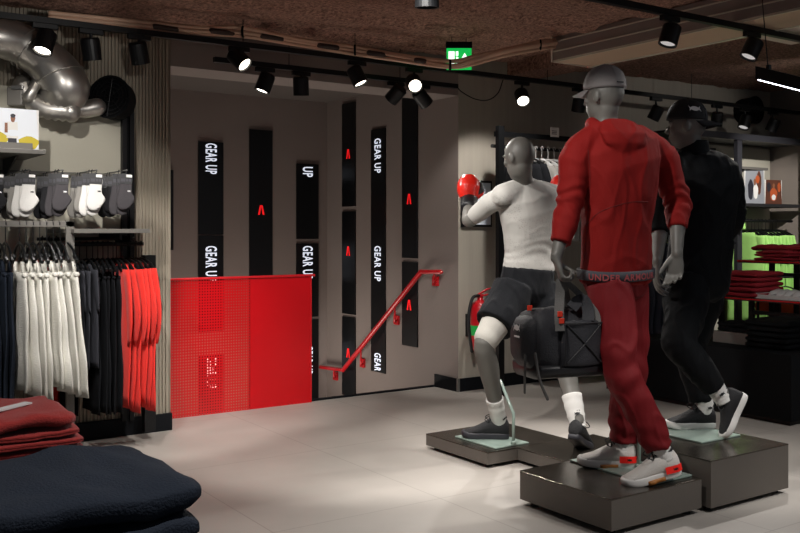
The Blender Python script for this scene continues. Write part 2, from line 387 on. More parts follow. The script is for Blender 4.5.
# stair enclosure
bm=B(); box(bm,(XL,YS,2.39),(XS,6.23,ZC+.1)); struct('trim_3',bm,M['stairwall'])
bm=B(); box(bm,(XL-.15,6.1,-2.2),(XL,YB,2.7)); struct('wall_stair_left',bm,M['stairwall'])
bm=B(); box(bm,(XL-.2,YB,-2.2),(XS+.2,YB+.15,2.7)); struct('wall_stair_back',bm,M['stairwall'])
bm=B(); box(bm,(XS,YS+.001,-2.2),(XS+.15,YB,2.8)); struct('wall_stair_right',bm,M['stairwall'])
bm=B(); box(bm,(XL-.1,6.23,2.575),(XS+.1,YB+.1,2.7)); struct('ceiling_stair',bm,mat('stair_ceiling','#5b5450',.9))
bm=B(); box(bm,(XL-.1,6.05,-2.2),(XS+.1,6.2,-.12)); struct('wall_stair_front',bm,M['stairwall'])
bm=B(); box(bm,(XS+.001,YS,0),(9.2,YS+.15,2.8)); struct('wall_right',bm,M['wallboard'])
bm=B(); box(bm,(XR,-1,0),(XR+.2,YS-.001,2.8)); struct('wall_far_right',bm,M['wall'])
bm=B(); box(bm,(XS-.012,YS-.012,0),(XS+.001,6.2,.105)); box(bm,(XS-.012,YS-.012,0),(8.7,YS,.105)); struct('baseboard_right',bm,M['skirt'])
bm=B(); box(bm,(XS-.016,YS-.016,0),(XS+.004,YS+.004,.106)); struct('trim_4',bm,M['steel'])
bm=B(); box(bm,(3.41,6.19,-.03),(XS,6.225,.012)); struct('trim_5',bm,M['skirt'])
# steps going down beyond the floor edge
bm=B()
for i in range(7): box(bm,(XL,6.2+i*.2,-2.2),(XS,6.2+(i+1)*.2,-.17*(i+1)))
box(bm,(XL,7.6,-2.2),(XS,YB,-1.36)); struct('floor_stair',bm,M['floor'])

# ================================================================== balustrade
t=thing('balustrade','waist-high red perforated balustrade guarding the stairwell','balustrade',(2.3,6.17,0))
p1=WY(250,300,6.17).x; pr=3.40
obj('mesh_panel',box(B(),(XL+.02,6.165,.0),(p1,6.17,.955)),M['perf'],t)
obj('panel',box(B(),(p1+.002,6.165,.0),(pr,6.17,.955)),M['redsheet'],t)['label']='plain solid red panel'
obj('top_rail',box(B(),(XL+.02,6.15,.955),(pr+.03,6.19,.972),.004),M['redpaint'],t)
obj('post',box(B(),(XL+.02,6.16,0),(XL+.034,6.18,.955)),M['redpaint'],t)
obj('post',box(B(),(pr-.008,6.16,0),(pr+.004,6.18,.955)),M['redpaint'],t)

# handrail
t=thing('handrail','red wall-mounted handrail sloping down the stair wall','handrail',(XS,6.6,0))
xr=XS-.075
q=[WX(441,272,xr),WX(421,272,xr),WX(343,370,xr),WX(336,370,xr),WX(312,366,xr)]
bm=B(); tube(bm,[q[0],q[1]],.018,10,0); tube(bm,[q[1],q[2]],.022,10,0); tube(bm,[q[2],q[4]],.018,10,0); obj('rail',bm,M['redpaint'],t,True)
for u,v,dv in ((434,272,9),(395,305,15),(361,346,17),(334,369,7)):
    a=WX(u,v,xr); b=WX(u+2,v+dv,XS-.005); b.x=XS-.005
    br=obj('bracket',(lambda bm:(tube(bm,[a,V((a.x,a.y,b.z)),b],.008,8,4),bm)[1])(B()),M['redpaint'],t,True)
    obj('wall_plate',box(B(),(XS-.02,b.y-.035,b.z-.04),(XS,b.y+.035,b.z+.04)),M['redpaint'],br)

# ================================================================== LED strips
def led(u0,v0,u1,v1,wall,label,texts=(),marks=(),grp=None):
    f = WY if wall=='b' else WX; k = YB-.001 if wall=='b' else XS-.001
    A=f(u0,v0,k); Bp=f(u1,v0 if wall=='b' else v0,k); z1=f((u0+u1)/2,v0,k).z; z0=f((u0+u1)/2,v1,k).z
    if wall=='b': lo=(A.x,k-.012,z0); hi=(Bp.x,k,z1)
    else: lo=(k-.012,min(A.y,Bp.y),z0); hi=(k,max(A.y,Bp.y),z1)
    t=thing('led_screen',label,'screen',((lo[0]+hi[0])/2,(lo[1]+hi[1])/2,z0),grp)
    obj('screen',box(B(),lo,hi),M['screen'],t)
    up=V((1,0,0)) if wall=='b' else V((0,-1,0)); nrm=V((0,-1,0)) if wall=='b' else V((-1,0,0))
    W=abs(hi[0]-lo[0]) if wall=='b' else abs(hi[1]-lo[1])
    for (s,va,vb) in texts:
        ctr=V(((lo[0]+hi[0])/2,(lo[1]+hi[1])/2,0)); 
        if wall=='b': ctr.y=lo[1]-.003
        else: ctr.x=lo[0]-.003
        za=f((u0+u1)/2,va,k).z; zb=f((u0+u1)/2,vb,k).z; ctr.z=(za+zb)/2
        lettering('lettering',s,ctr,(0,0,-1),up,abs(za-zb),W*.46,M['ledwhite'],t,.018)
    for va in marks:
        bm=B(); z=f((u0+u1)/2,va,k).z; c=V(((lo[0]+hi[0])/2,(lo[1]+hi[1])/2,z))
        if wall=='b': c.y=lo[1]-.003
        else: c.x=lo[0]-.003
        h=.045; wd=.034
        for s in (1,-1):
            vs=[bm.verts.new(c+up*(s*wd)-UP*h),bm.verts.new(c+up*(s*wd*.42)-UP*h),bm.verts.new(c+up*(s*.001)+UP*h*.62),bm.verts.new(c+up*(s*.001)+UP*h),bm.verts.new(c+up*(s*wd*.42)+UP*h)]
            bm.faces.new(vs)
        obj('emblem',bm,M['ledred'],t)
led(198,142,223,234.5,'b','black LED strip with large white GEAR UP at its top, left of the others',[('GEAR UP',143.5,174)])
led(198,235.5,223,331,'b','black LED strip just below the leftmost GEAR UP strip, rising behind the balustrade',[('GEAR UP',246,281)])
led(198,355,223,425,'b','LED strip seen only through the red mesh of the balustrade',[('GEAR UP',357,388)])
led(249,130,272,420,'b','tall black LED strip with one red chevron on the stair back wall',(),[210])
led(296,164,318,239,'b','short black LED strip reading UP near the stairwell corner',[('UP',167,177)])
led(296,243.5,318,317,'b','black LED strip reading GEAR UP directly under the short UP strip',[('GEAR UP',246,279)])
led(296,319.5,318,403,'b','lowest LED strip beside the balustrade end, reaching below the floor edge',[('GEAR UP',346,374)])
led(165,170,173,250,'b','sliver of black LED strip right beside the ribbed wall edge')
led(343,103,356,206.5,'r','upper LED strip with red chevron nearest the stairwell corner, right wall',(),[154])
led(343,211.5,356,314,'r','middle LED strip with red chevron nearest the stairwell corner, right wall',(),[251])
led(343,317,356,396,'r','bottom LED strip with red chevron behind the handrail foot',(),[353])
led(372,129,386,372,'r','tall LED strip with GEAR UP three times on the stair right wall',[('GEAR UP',138.5,173),('GEAR UP',246,281),('GEAR',353,371)])
led(403,97,418,258,'r','long LED strip with one red chevron nearest the wall corner',(),[199])
led(403,262,418,346,'r','short LED strip under the long one, crossed by the handrail top',(),[305])

# ================================================================== tracks and spotlights
YT,ZT=5.49,2.5
def track(name,label,x0,x1,y,z,hang):
    t=thing(name,label,'light track',((x0+x1)/2,y,z))
    obj('rail',box(B(),(x0,y-.018,z-.017),(x1,y+.018,z+.017)),M['blackmetal'],t)
    for x in hang: obj('hanger_wire',(lambda bm:(cyl(bm,(x,y,z),(x,y,ZC),.003,seg=6),bm)[1])(B()),M['blackmetal'],t)
    return t
track('light_track','long black lighting track running the whole width above the stair opening',-.6,8.7,YT,ZT,[.4,WY(243,30,YT).x,WY(355,48,YT).x,5.2,7.0])
Y2,Z2=5.72,2.43
track('light_track','short black lighting track below the long one at the lintel',WY(214,59,Y2).x,WY(457,87,Y2).x,Y2,Z2,[WY(289,64,Y2).x,WY(400,80,Y2).x])
Y3,Z3=3.357,2.5
track('light_track','black lighting track near the viewer, crossing the top right corner',-.5,7.5,Y3,Z3,[1.5,3.6,5.6])
def spot(u,v,y,z,aim,label,lit=0,ang=40,on=None,r=.055,ln=.13,dim=0):
    k=(u-U0)/FL; hc=WY(u,v,y); top=V((hc.x,y,z-.017)); a=V(aim).normalized()
    if aim==(0,0,-1): a=V((0,0.02,-1)).normalized()
    t=thing('track_spotlight',label,'spotlight',tuple(top),)
    obj('adapter',box(B(),(top.x-.07,y-.016,top.z-.03),(top.x+.07,y+.016,top.z),.003),M['blackmetal'],t)
    bm=B(); tube(bm,[top-UP*.02,top-UP*.05,hc+UP*.03-a*.02],.010,8,3); obj('arm',bm,M['blackmetal'],t,True)
    bm=B(); p=hc-a*ln*.5; q=hc+a*ln*.5; aa=a.orthogonal().normalized(); bb=a.cross(aa)
    prof=[(-.5,.0),(-.5,.82),(-.44,.97),(-.36,1),(.5,1),(.5,.86),(.38,.80),(.38,.0)]
    rings_mesh(bm,[[hc+a*ln*s+(aa*math.cos(2*PI*i/24)+bb*math.sin(2*PI*i/24))*max(r*rr,.0005) for i in range(24)] for s,rr in prof]); h=obj('head',bm,M['blackmetal'],t)
    bm=B(); cyl(bm,hc+a*ln*.385,hc+a*ln*.41,r*.79,seg=24); obj('lens',bm,M['lampdim'] if dim else M['lampon'] if lit else M['lampoff'],h)
    if lit:
        l=lamp_light('spot_light',tuple(hc+a*ln*.52),tuple(hc+a*3),lit*3,ang); l.parent=t; l.matrix_parent_inverse=parent_inv(t)
S=lambda r,f,z: tuple(R*r+F*f+UP*z)
spot(45,42,YT,ZT,S(-.1,-.45,-1),'lit spotlight in front of the silver duct bend',25,45)
spot(91,49,YT,ZT,S(.05,.25,-1),'unlit dark spotlight, first to the right of the silver duct',0)
spot(139,53,YT,ZT,S(.1,.35,-1),'unlit dark spotlight above the ribbed wall edge, second right of the duct',0)
spot(239,59,YT,ZT,S(.75,-.35,-.75),'lit spotlight angled right, above the leftmost GEAR UP strip',22,50)
spot(265,83,Y2,Z2,S(-.35,-.15,-1),'lit spotlight leftmost on the short lower track',12,50)
spot(301,86,Y2,Z2,S(0,.2,-1),'unlit spotlight second on the short lower track',0)
spot(357,76,YT,ZT,S(.5,-.15,-1),'lit spotlight on the long track, above the corner of the stairwell',20,50)
spot(396,94,Y2,Z2,S(-.7,.45,-.7),'small unlit spotlight left of the bright one above the stair wall',0)
spot(414,83,YT,ZT,S(.15,-.95,-.55),'very bright spotlight facing the viewer above the stair wall corner',28,60)
spot(422,98,Y2,Z2,S(.6,.45,-.7),'small unlit spotlight right of the bright one above the stair wall',0)
spot(522,97,YT,ZT,S(.08,-.85,-.75),'bright spotlight above the boxing mannequin\'s head',32,60)
spot(579,104,YT,ZT,S(-.1,.3,-1),'unlit spotlight half behind the grey cap',0)
spot(656,113,YT,ZT,S(-.45,.3,-1),'unlit spotlight left of the black cap, tilted left',0)
spot(717,119,YT,ZT,S(0,.3,-1),'unlit spotlight just right of the black cap brim',0)
spot(745,122,YT,ZT,S(-.4,-.25,-1),'faintly lit spotlight beside the round fan on the right',10,50,dim=1)
spot(773,125,YT,ZT,S(-.35,.3,-1),'unlit spotlight at far right beyond the round fan',0)
spot(670,35,Y3,Z3,S(-.3,-.12,-1),'large near spotlight above the red hooded mannequin, tilted left',22,50,r=.052,ln=.115,dim=1)
spot(752,49,Y3,Z3,S(-.5,-.1,-1),'large near spotlight at the upper right corner, tilted left',22,50,r=.052,ln=.115,dim=1)
spot(427,-7,Y3,Z3,S(0,.1,-1),'near spotlight cut by the top edge of the picture',0)
# round black fan at right and on the left
def fan(c,n,r,label,dep=.12):
    t=thing('extractor_fan',label,'fan',tuple(c)); n=V(n).normalized(); bm=B(); aa=n.orthogonal().normalized(); bb=n.cross(aa); c=V(c)
    rings_mesh(bm,[[c+n*s+(aa*math.cos(2*PI*i/32)+bb*math.sin(2*PI*i/32))*max(r*k,.001) for i in range(32)] for s,k in ((-dep,0),(-dep,.86),(-dep*.8,.92),(-.01,.95),(0,1),(.012,1),(.012,.9),(-.01,.88),(-.01,0))]); obj('housing',bm,M['matblack'],t)
    bm=B()
    for q in (.25,.45,.65,.82): torus(bm,c+n*.004,n,r*q,.004,32,6)
    for i in range(8):
        th=i*PI/4; d=aa*math.cos(th)+bb*math.sin(th); cyl(bm,c+n*.004,c+n*.004+d*r*.9,.003,seg=6)
    obj('guard',bm,M['blackmetal'],t)
fan(WY(755,110,5.72),(0,-1,0),.14,'round black fan on the right wall behind the small spotlights',.17)
fc=WY(110,97,5.72); fan(fc,S(-.1,-.95,.1),.135,'round black fan grille beside the silver duct bend',.13)

# linear pendant
a=P(759,73,5.0); b=P(815,87,4.75); d=(b-a).normalized(); sd=d.cross(UP).normalized(); c=(a+b)/2; hl=(b-a).length/2
t=thing('linear_pendant','black linear pendant light glowing at its underside, far right edge','ceiling light',tuple(c))
obj('housing',obox(B(),c,d*hl,sd*.035,V((0,0,.034))),M['blackmetal'],t)
obj('diffuser',obox(B(),c-UP*.036,d*(hl-.01),sd*.026,V((0,0,.004))),M['tubelight'],t)
obj('hanger_wire',(lambda bm:(cyl(bm,a+d*.06,(a.x+d.x*.06,a.y,ZC),.003,seg=6),bm)[1])(B()),M['blackmetal'],t)
obj('hanger_clip',(lambda bm:(cyl(bm,a+d*.06+UP*.03,a+d*.06+UP*.055,.014,seg=10),bm)[1])(B()),M['blackmetal'],t)

# ================================================================== AC unit and ducts on the ceiling
t=thing('air_conditioning_unit','long grey ceiling air unit with a pale underside grille','air conditioner',(4.87,3.7,2.52))
x0,x1,y1,y0,z0,z1=4.685,5.07,4.888,2.5,2.52,2.74
obj('casing',box(B(),(x0,y0,z0+.01),(x1,y1,z1-.04),.006),M['acside'],t)
for z in (z0+.07,z0+.14): obj('side_rib',box(B(),(x0-.006,y0,z),(x0,y1,z+.008)),M['actrim'],t)
obj('grille',box(B(),(x0+.02,y0+.02,z0),(x1-.03,y1-.02,z0+.012)),M['acgrille'],t)
obj('edge_trim',box(B(),(x1-.03,y0,z0-.006),(x1,y1,z0+.012),.002),M['actrim'],t)
obj('edge_trim',box(B(),(x0,y0,z0-.002),(x0+.012,y1,z0+.012)),M['actrim'],t)
obj('end_plate',box(B(),(x0-.01,y1,z0),(x1,y1+.012,z1-.04)),M['pale'],t)
t2=obj('air_duct',(lambda bm:(box(bm,(5.08,3.15,2.53),(5.62,3.62,2.72),.04),bm)[1])(B()),M['pale']); tag(t2,'pale boxed duct end beside the ceiling air unit, top right corner','duct')

# conduit bundle following the long track then rising to the air unit
t=thing('cable_conduit','bundle of beige conduits strapped above the long light track','cable',(3,5.45,2.6))
pc=[WY(50,18,5.52),WY(130,24,5.5),WY(200,31,5.48),WY(243,32,5.46),WY(300,42,5.45),WY(355,50,5.45),WY(400,57,5.3),WY(450,65,4.95)]
pc2=[P(474,61,6.2),P(505,52,6.25),P(540,45,6.45),P(558,43,6.7),P(566,47,6.85)]
for k,(dx,dz) in enumerate(((0,0),(.0,.022),(.01,-.02))):
    bm=B(); rr=random.Random(k); pts=[p+V((0,dx+rr.uniform(-.006,.006),dz+rr.uniform(-.008,.008))) for p in pc+pc2[:4 if k else 5]]
    tube(bm,pts,[.014]*len(pts) if k else [.013]*8+[.02,.022,.024,.024,.02],10,5); obj('conduit',bm,M['cable'],t,True)
for p in (pc[3],pc[5],pc[7],pc2[2]):
    bm=B(); torus(bm,p,R,.032,.008,16,8); obj('clip',bm,M['matblack'],t,True)
for p in [pc[i]*.5+pc[i+1]*.5 for i in range(1,7)]:
    bm=B(); tube(bm,[p-V((.07,0,.002)),p+V((.07,0,-.004))],.018,8,0); obj('tape_wrap',bm,M['tape'],t,True)
# drooping wire
bm=B(); tube(bm,[WY(457,87,Y2),WY(462,92,Y2-.03),WY(475,99,5.68),WY(488,100,5.6),WY(498,93,5.52),WY(503,80,YT)],.004,6,6); tag(obj('drooping_cable',bm,M['matblack'],None,True),'thin black cable drooping between the two tracks','cable')

# exit sign
a=WY(446,52,5.1); b=WY(471,57,5.1); c=P(459,59,6.5); dx=R
t=thing('exit_sign','green illuminated emergency exit sign hanging behind the conduit','exit sign',tuple(c))
obj('housing',obox(B(),c+UP*.097,dx*.092,F*.02,UP*.022,.004),M['matblack'],t)
obj('sign_panel',obox(B(),c,dx*.088,F*.006,UP*.076),M['signgreen'],t)
bm=B(); q=c-F*.008
def quad(bm,pts): bm.faces.new([bm.verts.new(q+dx*x*1.06+UP*z*1.05) for x,z in pts])
quad(bm,[(.012,-.005),(.062,-.005),(.037,.04)]); quad(bm,[(.03,-.045),(.044,-.045),(.044,-.005),(.03,-.005)])
obj('arrow',bm,M['signwhite'],t)
bm=B(); quad(bm,[(-.07,-.05),(-.03,-.05),(-.03,.05),(-.07,.05)])
quad(bm,[(-.022,.02),(-.005,.02),(-.005,.05),(-.022,.05)]); quad(bm,[(-.022,-.05),(-.012,-.05),(-.004,.01),(-.02,.015)])
obj('running_figure',bm,M['signwhite'],t)
for s in (-.05,.05): obj('hanger_wire',(lambda bm:(cyl(bm,c+dx*s+UP*.12,V(((c+dx*s).x,(c+dx*s).y,ZC)),.003,seg=6),bm)[1])(B()),M['blackmetal'],t)

# ================================================================== silver duct, left
t=thing('ventilation_duct','large silver bent ventilation duct at the top left','duct',tuple(P(40,60,5.3)))
bm=B(); tube(bm,[P(-60,32,5.1),P(-10,36,5.22),P(18,43,5.34),P(40,56,5.42),P(58,74,5.46),P(66,88,5.47),P(60,97,5.5)],[.11,.113,.118,.125,.135,.136,.12],28,8,dome=True); obj('elbow',bm,M['duct'],t,True)
for (u,v,d),n,r in (((1,38,5.28),S(1,.1,-.2),.122),((26,47,5.37),S(1,.1,-.7),.129),((33,51,5.39),S(1,.1,-.8),.131),((60,77,5.465),S(.6,0,-1.3),.143)):
    bm=B(); torus(bm,P(u,v,d),n,r,.005,32,8); obj('seam_ring',bm,M['duct'],t,True)
t=thing('flexible_duct','ribbed silver pipe behind and below the big duct bend','duct',tuple(P(45,105,5.45)))
bm=B(); pts=[P(22,84,5.44),P(30,99,5.44),P(46,109,5.44),P(70,112,5.46)]; sp,_=smoothpath(pts,[1]*4,7)
tube(bm,sp,[.050+.012*(i%2) for i in range(len(sp))],20,0); obj('hose',bm,M['duct'],t,True)
bm=B(); tube(bm,[P(58,103,5.52),P(78,110,5.6),P(97,107,5.66)],[.045,.05,.055],18,4); obj('pipe',bm,M['duct'],t,True)
bm=B(); tube(bm,[P(38,80,5.42),P(33,90,5.38),P(29,97,5.38)],[.03,.028,.035],14,3); obj('stub_pipe',bm,M['duct'],t,True)
t=thing('junction_box','small grey valve box on the wall beside the ribbed pipe','junction box',tuple(P(18,96,5.42)))
obj('box_body',obox(B(),P(17,97,5.42),R*.045,F*.04,UP*.055,.008),M['greyshelf'],t)
obj('cover',obox(B(),P(19,88,5.4),R*.035,F*.035,UP*.012,.004),M['steel'],t)

# ================================================================== left wall fixtures
# black double upright
t=thing('wall_upright','pair of tall black slotted wall uprights beside the ribbed wall edge','upright',(1.88,5.8,0))
xa=WY(122,200,5.8).x; xb=WY(134,200,5.8).x
obj('post',box(B(),(xa,5.79,.1),(xa+.03,5.83,2.16)),M['blackmetal'],t); obj('post',box(B(),(xb-.028,5.79,.1),(xb,5.83,2.16)),M['blackmetal'],t)
obj('web',box(B(),(xa+.03,5.815,.1),(xb-.028,5.83,2.16)),M['matblack'],t)
# support pole with foot below the red tops
pf=G(125.5,433)
t=thing('support_pole','black floor pole with round foot under the red tops','pole',(pf.x,pf.y,0))
bm=B(); cyl(bm,(pf.x,pf.y,.01),(pf.x,pf.y,1.19),.014); obj('pole',bm,M['blackmetal'],t,True)
bm=B(); cyl(bm,(pf.x,pf.y,0),(pf.x,pf.y,.012),.028,.02); obj('foot',bm,M['steel'],t,True)
bm=B(); box(bm,(pf.x+.03,5.62,.05),(pf.x+.1,5.68,1.15)); tag(obj('rack_post',bm,M['blackmetal']),'square black rack post standing behind the floor pole','post')
# socks rail
zr=WY(60,172,5.62).z
t=thing('sock_rail','thin grey rail carrying the hanging sock packs','rail',(1.3,5.62,zr))
obj('bar',box(B(),(.4,5.80,zr-.012),(1.86,5.83,zr+.012)),M['greyshelf'],t)
# upper shelf
ys=5.30; zu=WY(20,151,ys).z; xe=WY(46,151,ys).x
t=thing('wall_shelf','dark upper wall shelf holding the sports photo card','shelf',(.8,5.6,zu))
obj('board',box(B(),(-.2,ys,zu-.012),(xe,5.83,zu+.012),.002),M['greyshelf'],t)
obj('bracket',(lambda bm:([bm.faces.new([bm.verts.new(p) for p in ((xe-.12+s,5.83,zu-.012),(xe-.12+s,5.83,zu-.13),(xe-.12+s,5.45,zu-.012))]) for s in (0,)],bm)[1])(B()),M['darkshelf'],t).modifiers.new('s','SOLIDIFY').thickness=.01
# photo card
def photo(name,label,c,w,h,ups,cols,lean=0):
    t=thing(name,label,'picture',tuple(c)); dx,n=ups; dx=V(dx).normalized(); n=V(n).normalized()
    obj('board',obox(B(),c,dx*w/2,n*.006,UP*h/2),M['card'],t)
    for i,(x,z,rx,rz,m,kind) in enumerate(cols):
        bm=B(); q=c-n*(.0075+.0006*i); seg=14
        if kind=='o': bm.faces.new([bm.verts.new(q+dx*(w*(x+rx*math.cos(2*PI*k/seg)*(1+.12*math.sin(k*2.3))))+UP*(h*(z+rz*math.sin(2*PI*k/seg)))) for k in range(seg)])
        else: bm.faces.new([bm.verts.new(q+dx*(w*(x+a))+UP*(h*(z+b))) for a,b in ((-rx,-rz),(rx,-rz),(rx*.9,rz),(-rx*.9,rz))])
        obj('picture_area',bm,m,t)
    return t
yg=mat('photo_yellow','#c9b52c',.5); sk=mat('photo_skin','#8a5a40',.5); gy=mat('photo_grey','#8f9298',.5); dk=mat('photo_dark','#2a2a33',.5); orr=mat('photo_orange','#b5562e',.5); bgw=mat('photo_white','#e6ebf2',.5); brn=mat('photo_brown','#5c3628',.5)
cc=WY(13,129,5.42); photo('photo_card','bright photo card of an athlete in white among yellow shrubs, on the upper left shelf',cc,.27,.225,(V((1,0,0)),V((0,1,0))),
 [(0,0,.5,.5,bgw,'q'),(.3,-.33,.2,.17,yg,'o'),(-.3,-.28,.2,.2,yg,'o'),(-.02,-.34,.09,.14,dk,'q'),(-.02,-.03,.11,.2,M['card'],'q'),(.0,-.1,.15,.08,bgw,'o'),(-.01,.25,.045,.09,sk,'o'),(-.01,.32,.05,.05,dk,'o'),(-.14,.02,.03,.12,sk,'q')])
bm=B(); box(bm,(cc.x-.3,5.36,zu+.012),(cc.x+.09,5.40,zu+.05)); tag(obj('shelf_edge_strip',bm,M['greyshelf']),'grey price-strip holder along the front of the upper shelf','strip')
# lower grey shelf
ys2=5.22; zs=WY(110,231,ys2).z; x0=WY(74,231,ys2).x; x1=WY(150,231,ys2).x
t=thing('wall_shelf','grey shelf above the black hanger rail beside the ribbed wall','shelf',((x0+x1)/2,5.6,zs))
obj('board',box(B(),(x0,ys2,zs-.012),(x1,5.81,zs+.012),.002),M['greyshelf'],t)
obj('bracket',box(B(),(x1-.12,5.40,zs-.05),(x1-.105,5.81,zs-.012)),M['darkshelf'],t)
# racks
ZR1=WY(40,224,5.30).z; X1=WY(74,224,5.30).x
t=thing('clothes_rack','square grey clothes rack frame carrying the navy and white tops','clothes rack',(.9,5.3,0))
obj('rail',box(B(),(-.2,5.288,ZR1-.016),(X1,5.312,ZR1+.016),.002),M['greyshelf'],t)
obj('post',box(B(),(X1-.045,5.288,0.02),(X1,5.312,ZR1+.016),.002),M['greyshelf'],t)
obj('foot',box(B(),(X1-.045,5.2,0),(X1,5.5,.03),.002),M['greyshelf'],t)
ZR2=WY(110,244,5.5).z; X2=WY(140,246,5.5).x
t=thing('clothes_rail','black hanger rail under the grey shelf carrying the dark and red clothes','clothes rail',(1.7,5.5,ZR2))
obj('rail',(lambda bm:(cyl(bm,(1.30,5.5,ZR2),(X2+.02,5.5,ZR2),.012),bm)[1])(B()),M['blackmetal'],t,True)
obj('rail',(lambda bm:(cyl(bm,(1.30,5.66,ZR2+.03),(X2+.02,5.66,ZR2+.03),.010),bm)[1])(B()),M['blackmetal'],t,True)
obj('bracket',box(B(),(X2-.06,5.5,ZR2-.01),(X2-.045,5.8,ZR2+.05)),M['blackmetal'],t)
# ================================================================== clothes on hangers
def hanger_bm(w=.21, hook=.05, t=.006, drop=0):
    bm=B(); tube(bm,[(0,0,-.085-drop),(0,0,-.02),(0,.012,.006),(0,0,.018),(0,-.014,.008),(0,-.014,-.004)],.0028,6,5)
    for s in (-1,1):
        tube(bm,[(0,0,-.085-drop*.2),(0,s*w*.5,-.10-drop*.35),(0,s*w*.85,-.125-drop*.6)],[t,t*1.1,t*1.3],8,4)
        obox(bm,(0,s*w*.88,-.135-drop*.65),(.008,0,0),V((0,s*.9,-.45)).normalized()*.035,V((0,.45*s,.9)).normalized()*.012,.003)
    return bm
def cloth_rings(zs, hw, th, seed, folds=3, amp=.35, xo=0, seg=28, yoff=None):
    rr=random.Random(seed); ph=[rr.uniform(0,6) for _ in range(4)]; out=[]
    for i,(z,w_,t_) in enumerate(zip(zs,hw,th)):
        k=i/(len(zs)-1); r=[]
        for j in range(seg):
            a=2*PI*j/seg; y=w_*math.copysign(abs(math.cos(a))**.8,math.cos(a)); x=t_*math.sin(a)
            x+= t_*amp*k*(math.sin(y/w_*folds*2+ph[0]+z*3)+.5*math.sin(y/w_*folds*4.3+ph[1]))
            y+= .008*math.sin(z*14+ph[2])+(yoff(z) if yoff else 0)
            r.append(V((x+xo,y,z)))
        out.append(r)
    return out
def garment(kind, L, seed, th=.013, w=.22):
    bm=B(); rr=random.Random(seed*13+1)
    if kind=='pants':
        n=14; zs=[-.185-(L-.185)*i/n for i in range(n+1)]
        hw=[w*(.80+.25*min(1,i/n*2.2)+.05*math.sin(i*.9+seed)) for i in range(n+1)]; rings_mesh(bm,cloth_rings(zs,hw,[th*(1.0-.1*i/n) for i in range(n+1)],seed,3,.8))
        tube(bm,[(0,-w*.79,-.195),(0,w*.79,-.195)],th*.75,8,0)
        for s in (-1,1): box(bm,(-.01,s*w*.55-.008,-.20),(.01,s*w*.55+.008,-.125))
        return bm
    z0=-.115; zs=[z0,z0-.012,z0-.03,z0-.055,z0-.1]+[z0-.1-(L-.19)*i/12 for i in range(1,13)]
    hw=[.075,.12,.165,w*.93,w*.97]+([w*(1+.14*math.sin(PI*(i/12)**.8)) for i in range(1,13)] if kind=='long' else [w*(1+.03*i/12) for i in range(1,13)])
    tt=[th*.6,th*.8,th,th,th]+[th]*12
    rings_mesh(bm,cloth_rings(zs,hw,tt,seed,3,.7))
    SL={'tshirt':.24,'long':.44,'tank':0}[kind]
    if SL:
        for s in (-1,1):
            n=10; zz=[z0-.03-SL*i/n for i in range(n+1)]
            bow=(.10 if kind=='long' else .05)
            f=lambda z,s=s:(s*(w-.045+ (bow*math.sin(min(1,(z0-.03-z)/SL)*PI*.85) if kind=='long' else bow*min(1,(z0-.03-z)/SL))))
            ws=[.058-(.022*i/n) for i in range(n+1)]
            rings_mesh(bm,cloth_rings(zz,ws,[th*(.9-.75*(i/n)**3) for i in range(n+1)],seed+s,2,.35,xo=rr.uniform(-.004,.004),yoff=f))
    return bm
def hang(name,label,cat_,kind,L,m,positions,group,seed=1,th=.013,w=.22,variants=2,part=None,rz=0,extra=None,drop=0,hm=None,lv=0,tilt=0):
    protos=[]
    for k in range(variants):
        t=thing(name,label,cat_,(0,0,0),group)
        gb_=garment(kind,L-drop+lv*(k-1),seed+k*7,th,w); bmesh.ops.translate(gb_,vec=(0,0,-drop),verts=gb_.verts[:]); obj(part or name.replace('hanging_',''),gb_,m,t,True)
        obj('hanger',hanger_bm(w*.9,drop=drop),hm or M['blackmetal'],t,True)
        if extra: extra(t)
        protos.append(t)
    for i,p in enumerate(positions):
        o=protos[i] if i<variants else copy_tree(protos[i%variants])
        o.location=p; rr=random.Random(i+seed); o.rotation_euler=(rr.uniform(-.03,.03),-tilt*i/max(1,len(positions)-1)+rr.uniform(-.006,.006),rz+rr.uniform(-.05,.05))
    return protos
def xs(u0,u1,y,n): a=WY(u0,200,y).x; b=WY(u1,200,y).x; return [a+(b-a)*i/max(1,n-1) for i in range(n)]
# u of the rail point; garments run towards the viewer from it
navy=hang('hanging_joggers','long dark navy joggers clipped on a hanger at the far left of the rack','joggers','pants',.98,M['navy'],[(x,5.3,ZR1) for x in [.86,.90,.94,.98,1.02,1.055]],'navy joggers on the grey rack',1,.017,.2,part='joggers',drop=.07)
hang('hanging_trousers','white perforated training trousers clipped on a hanger on the grey rack','trousers','pants',.91,M['whitetop'],[(x,5.3,ZR1) for x in [1.125,1.16,1.195,1.23,1.265,1.30,1.335,1.37]],'white trousers on the grey rack',3,.02,.19,part='trousers',drop=.08,variants=4,lv=.022,tilt=.07)
hang('hanging_shirt','charcoal T-shirt hanging between the white trousers and the black trousers','T-shirt','tshirt',.68,M['greyfab'],[(x,5.5,ZR2) for x in [1.465,1.50,1.54]],'charcoal T-shirts on the black rail',5,.014,.2,part='shirt')
hang('hanging_trousers','black trousers hanging beside the bright red tops','trousers','pants',.98,M['blackfab'],[(x,5.5,ZR2) for x in [1.575,1.605,1.635,1.665,1.695]],'black trousers on the black rail',6,.013,.17,part='trousers')
hang('hanging_shirt','charcoal shirt hanging behind the charcoal T-shirts, lower and darker','shirt','long',.92,M['blackfab'],[(1.42,5.52,ZR2-.02),(1.45,5.52,ZR2-.02)],'dark shirts behind the T-shirts',8,.013,.2,part='shirt')
hang('hanging_jersey','bright red long-sleeved top hanging beside the ribbed wall','top','long',.93,M['redtop'],[(x,5.5,ZR2) for x in [1.715,1.745,1.775,1.805,1.835,1.865]],'bright red tops on the black rail',9,.015,.22,part='jersey',variants=3,lv=.025)
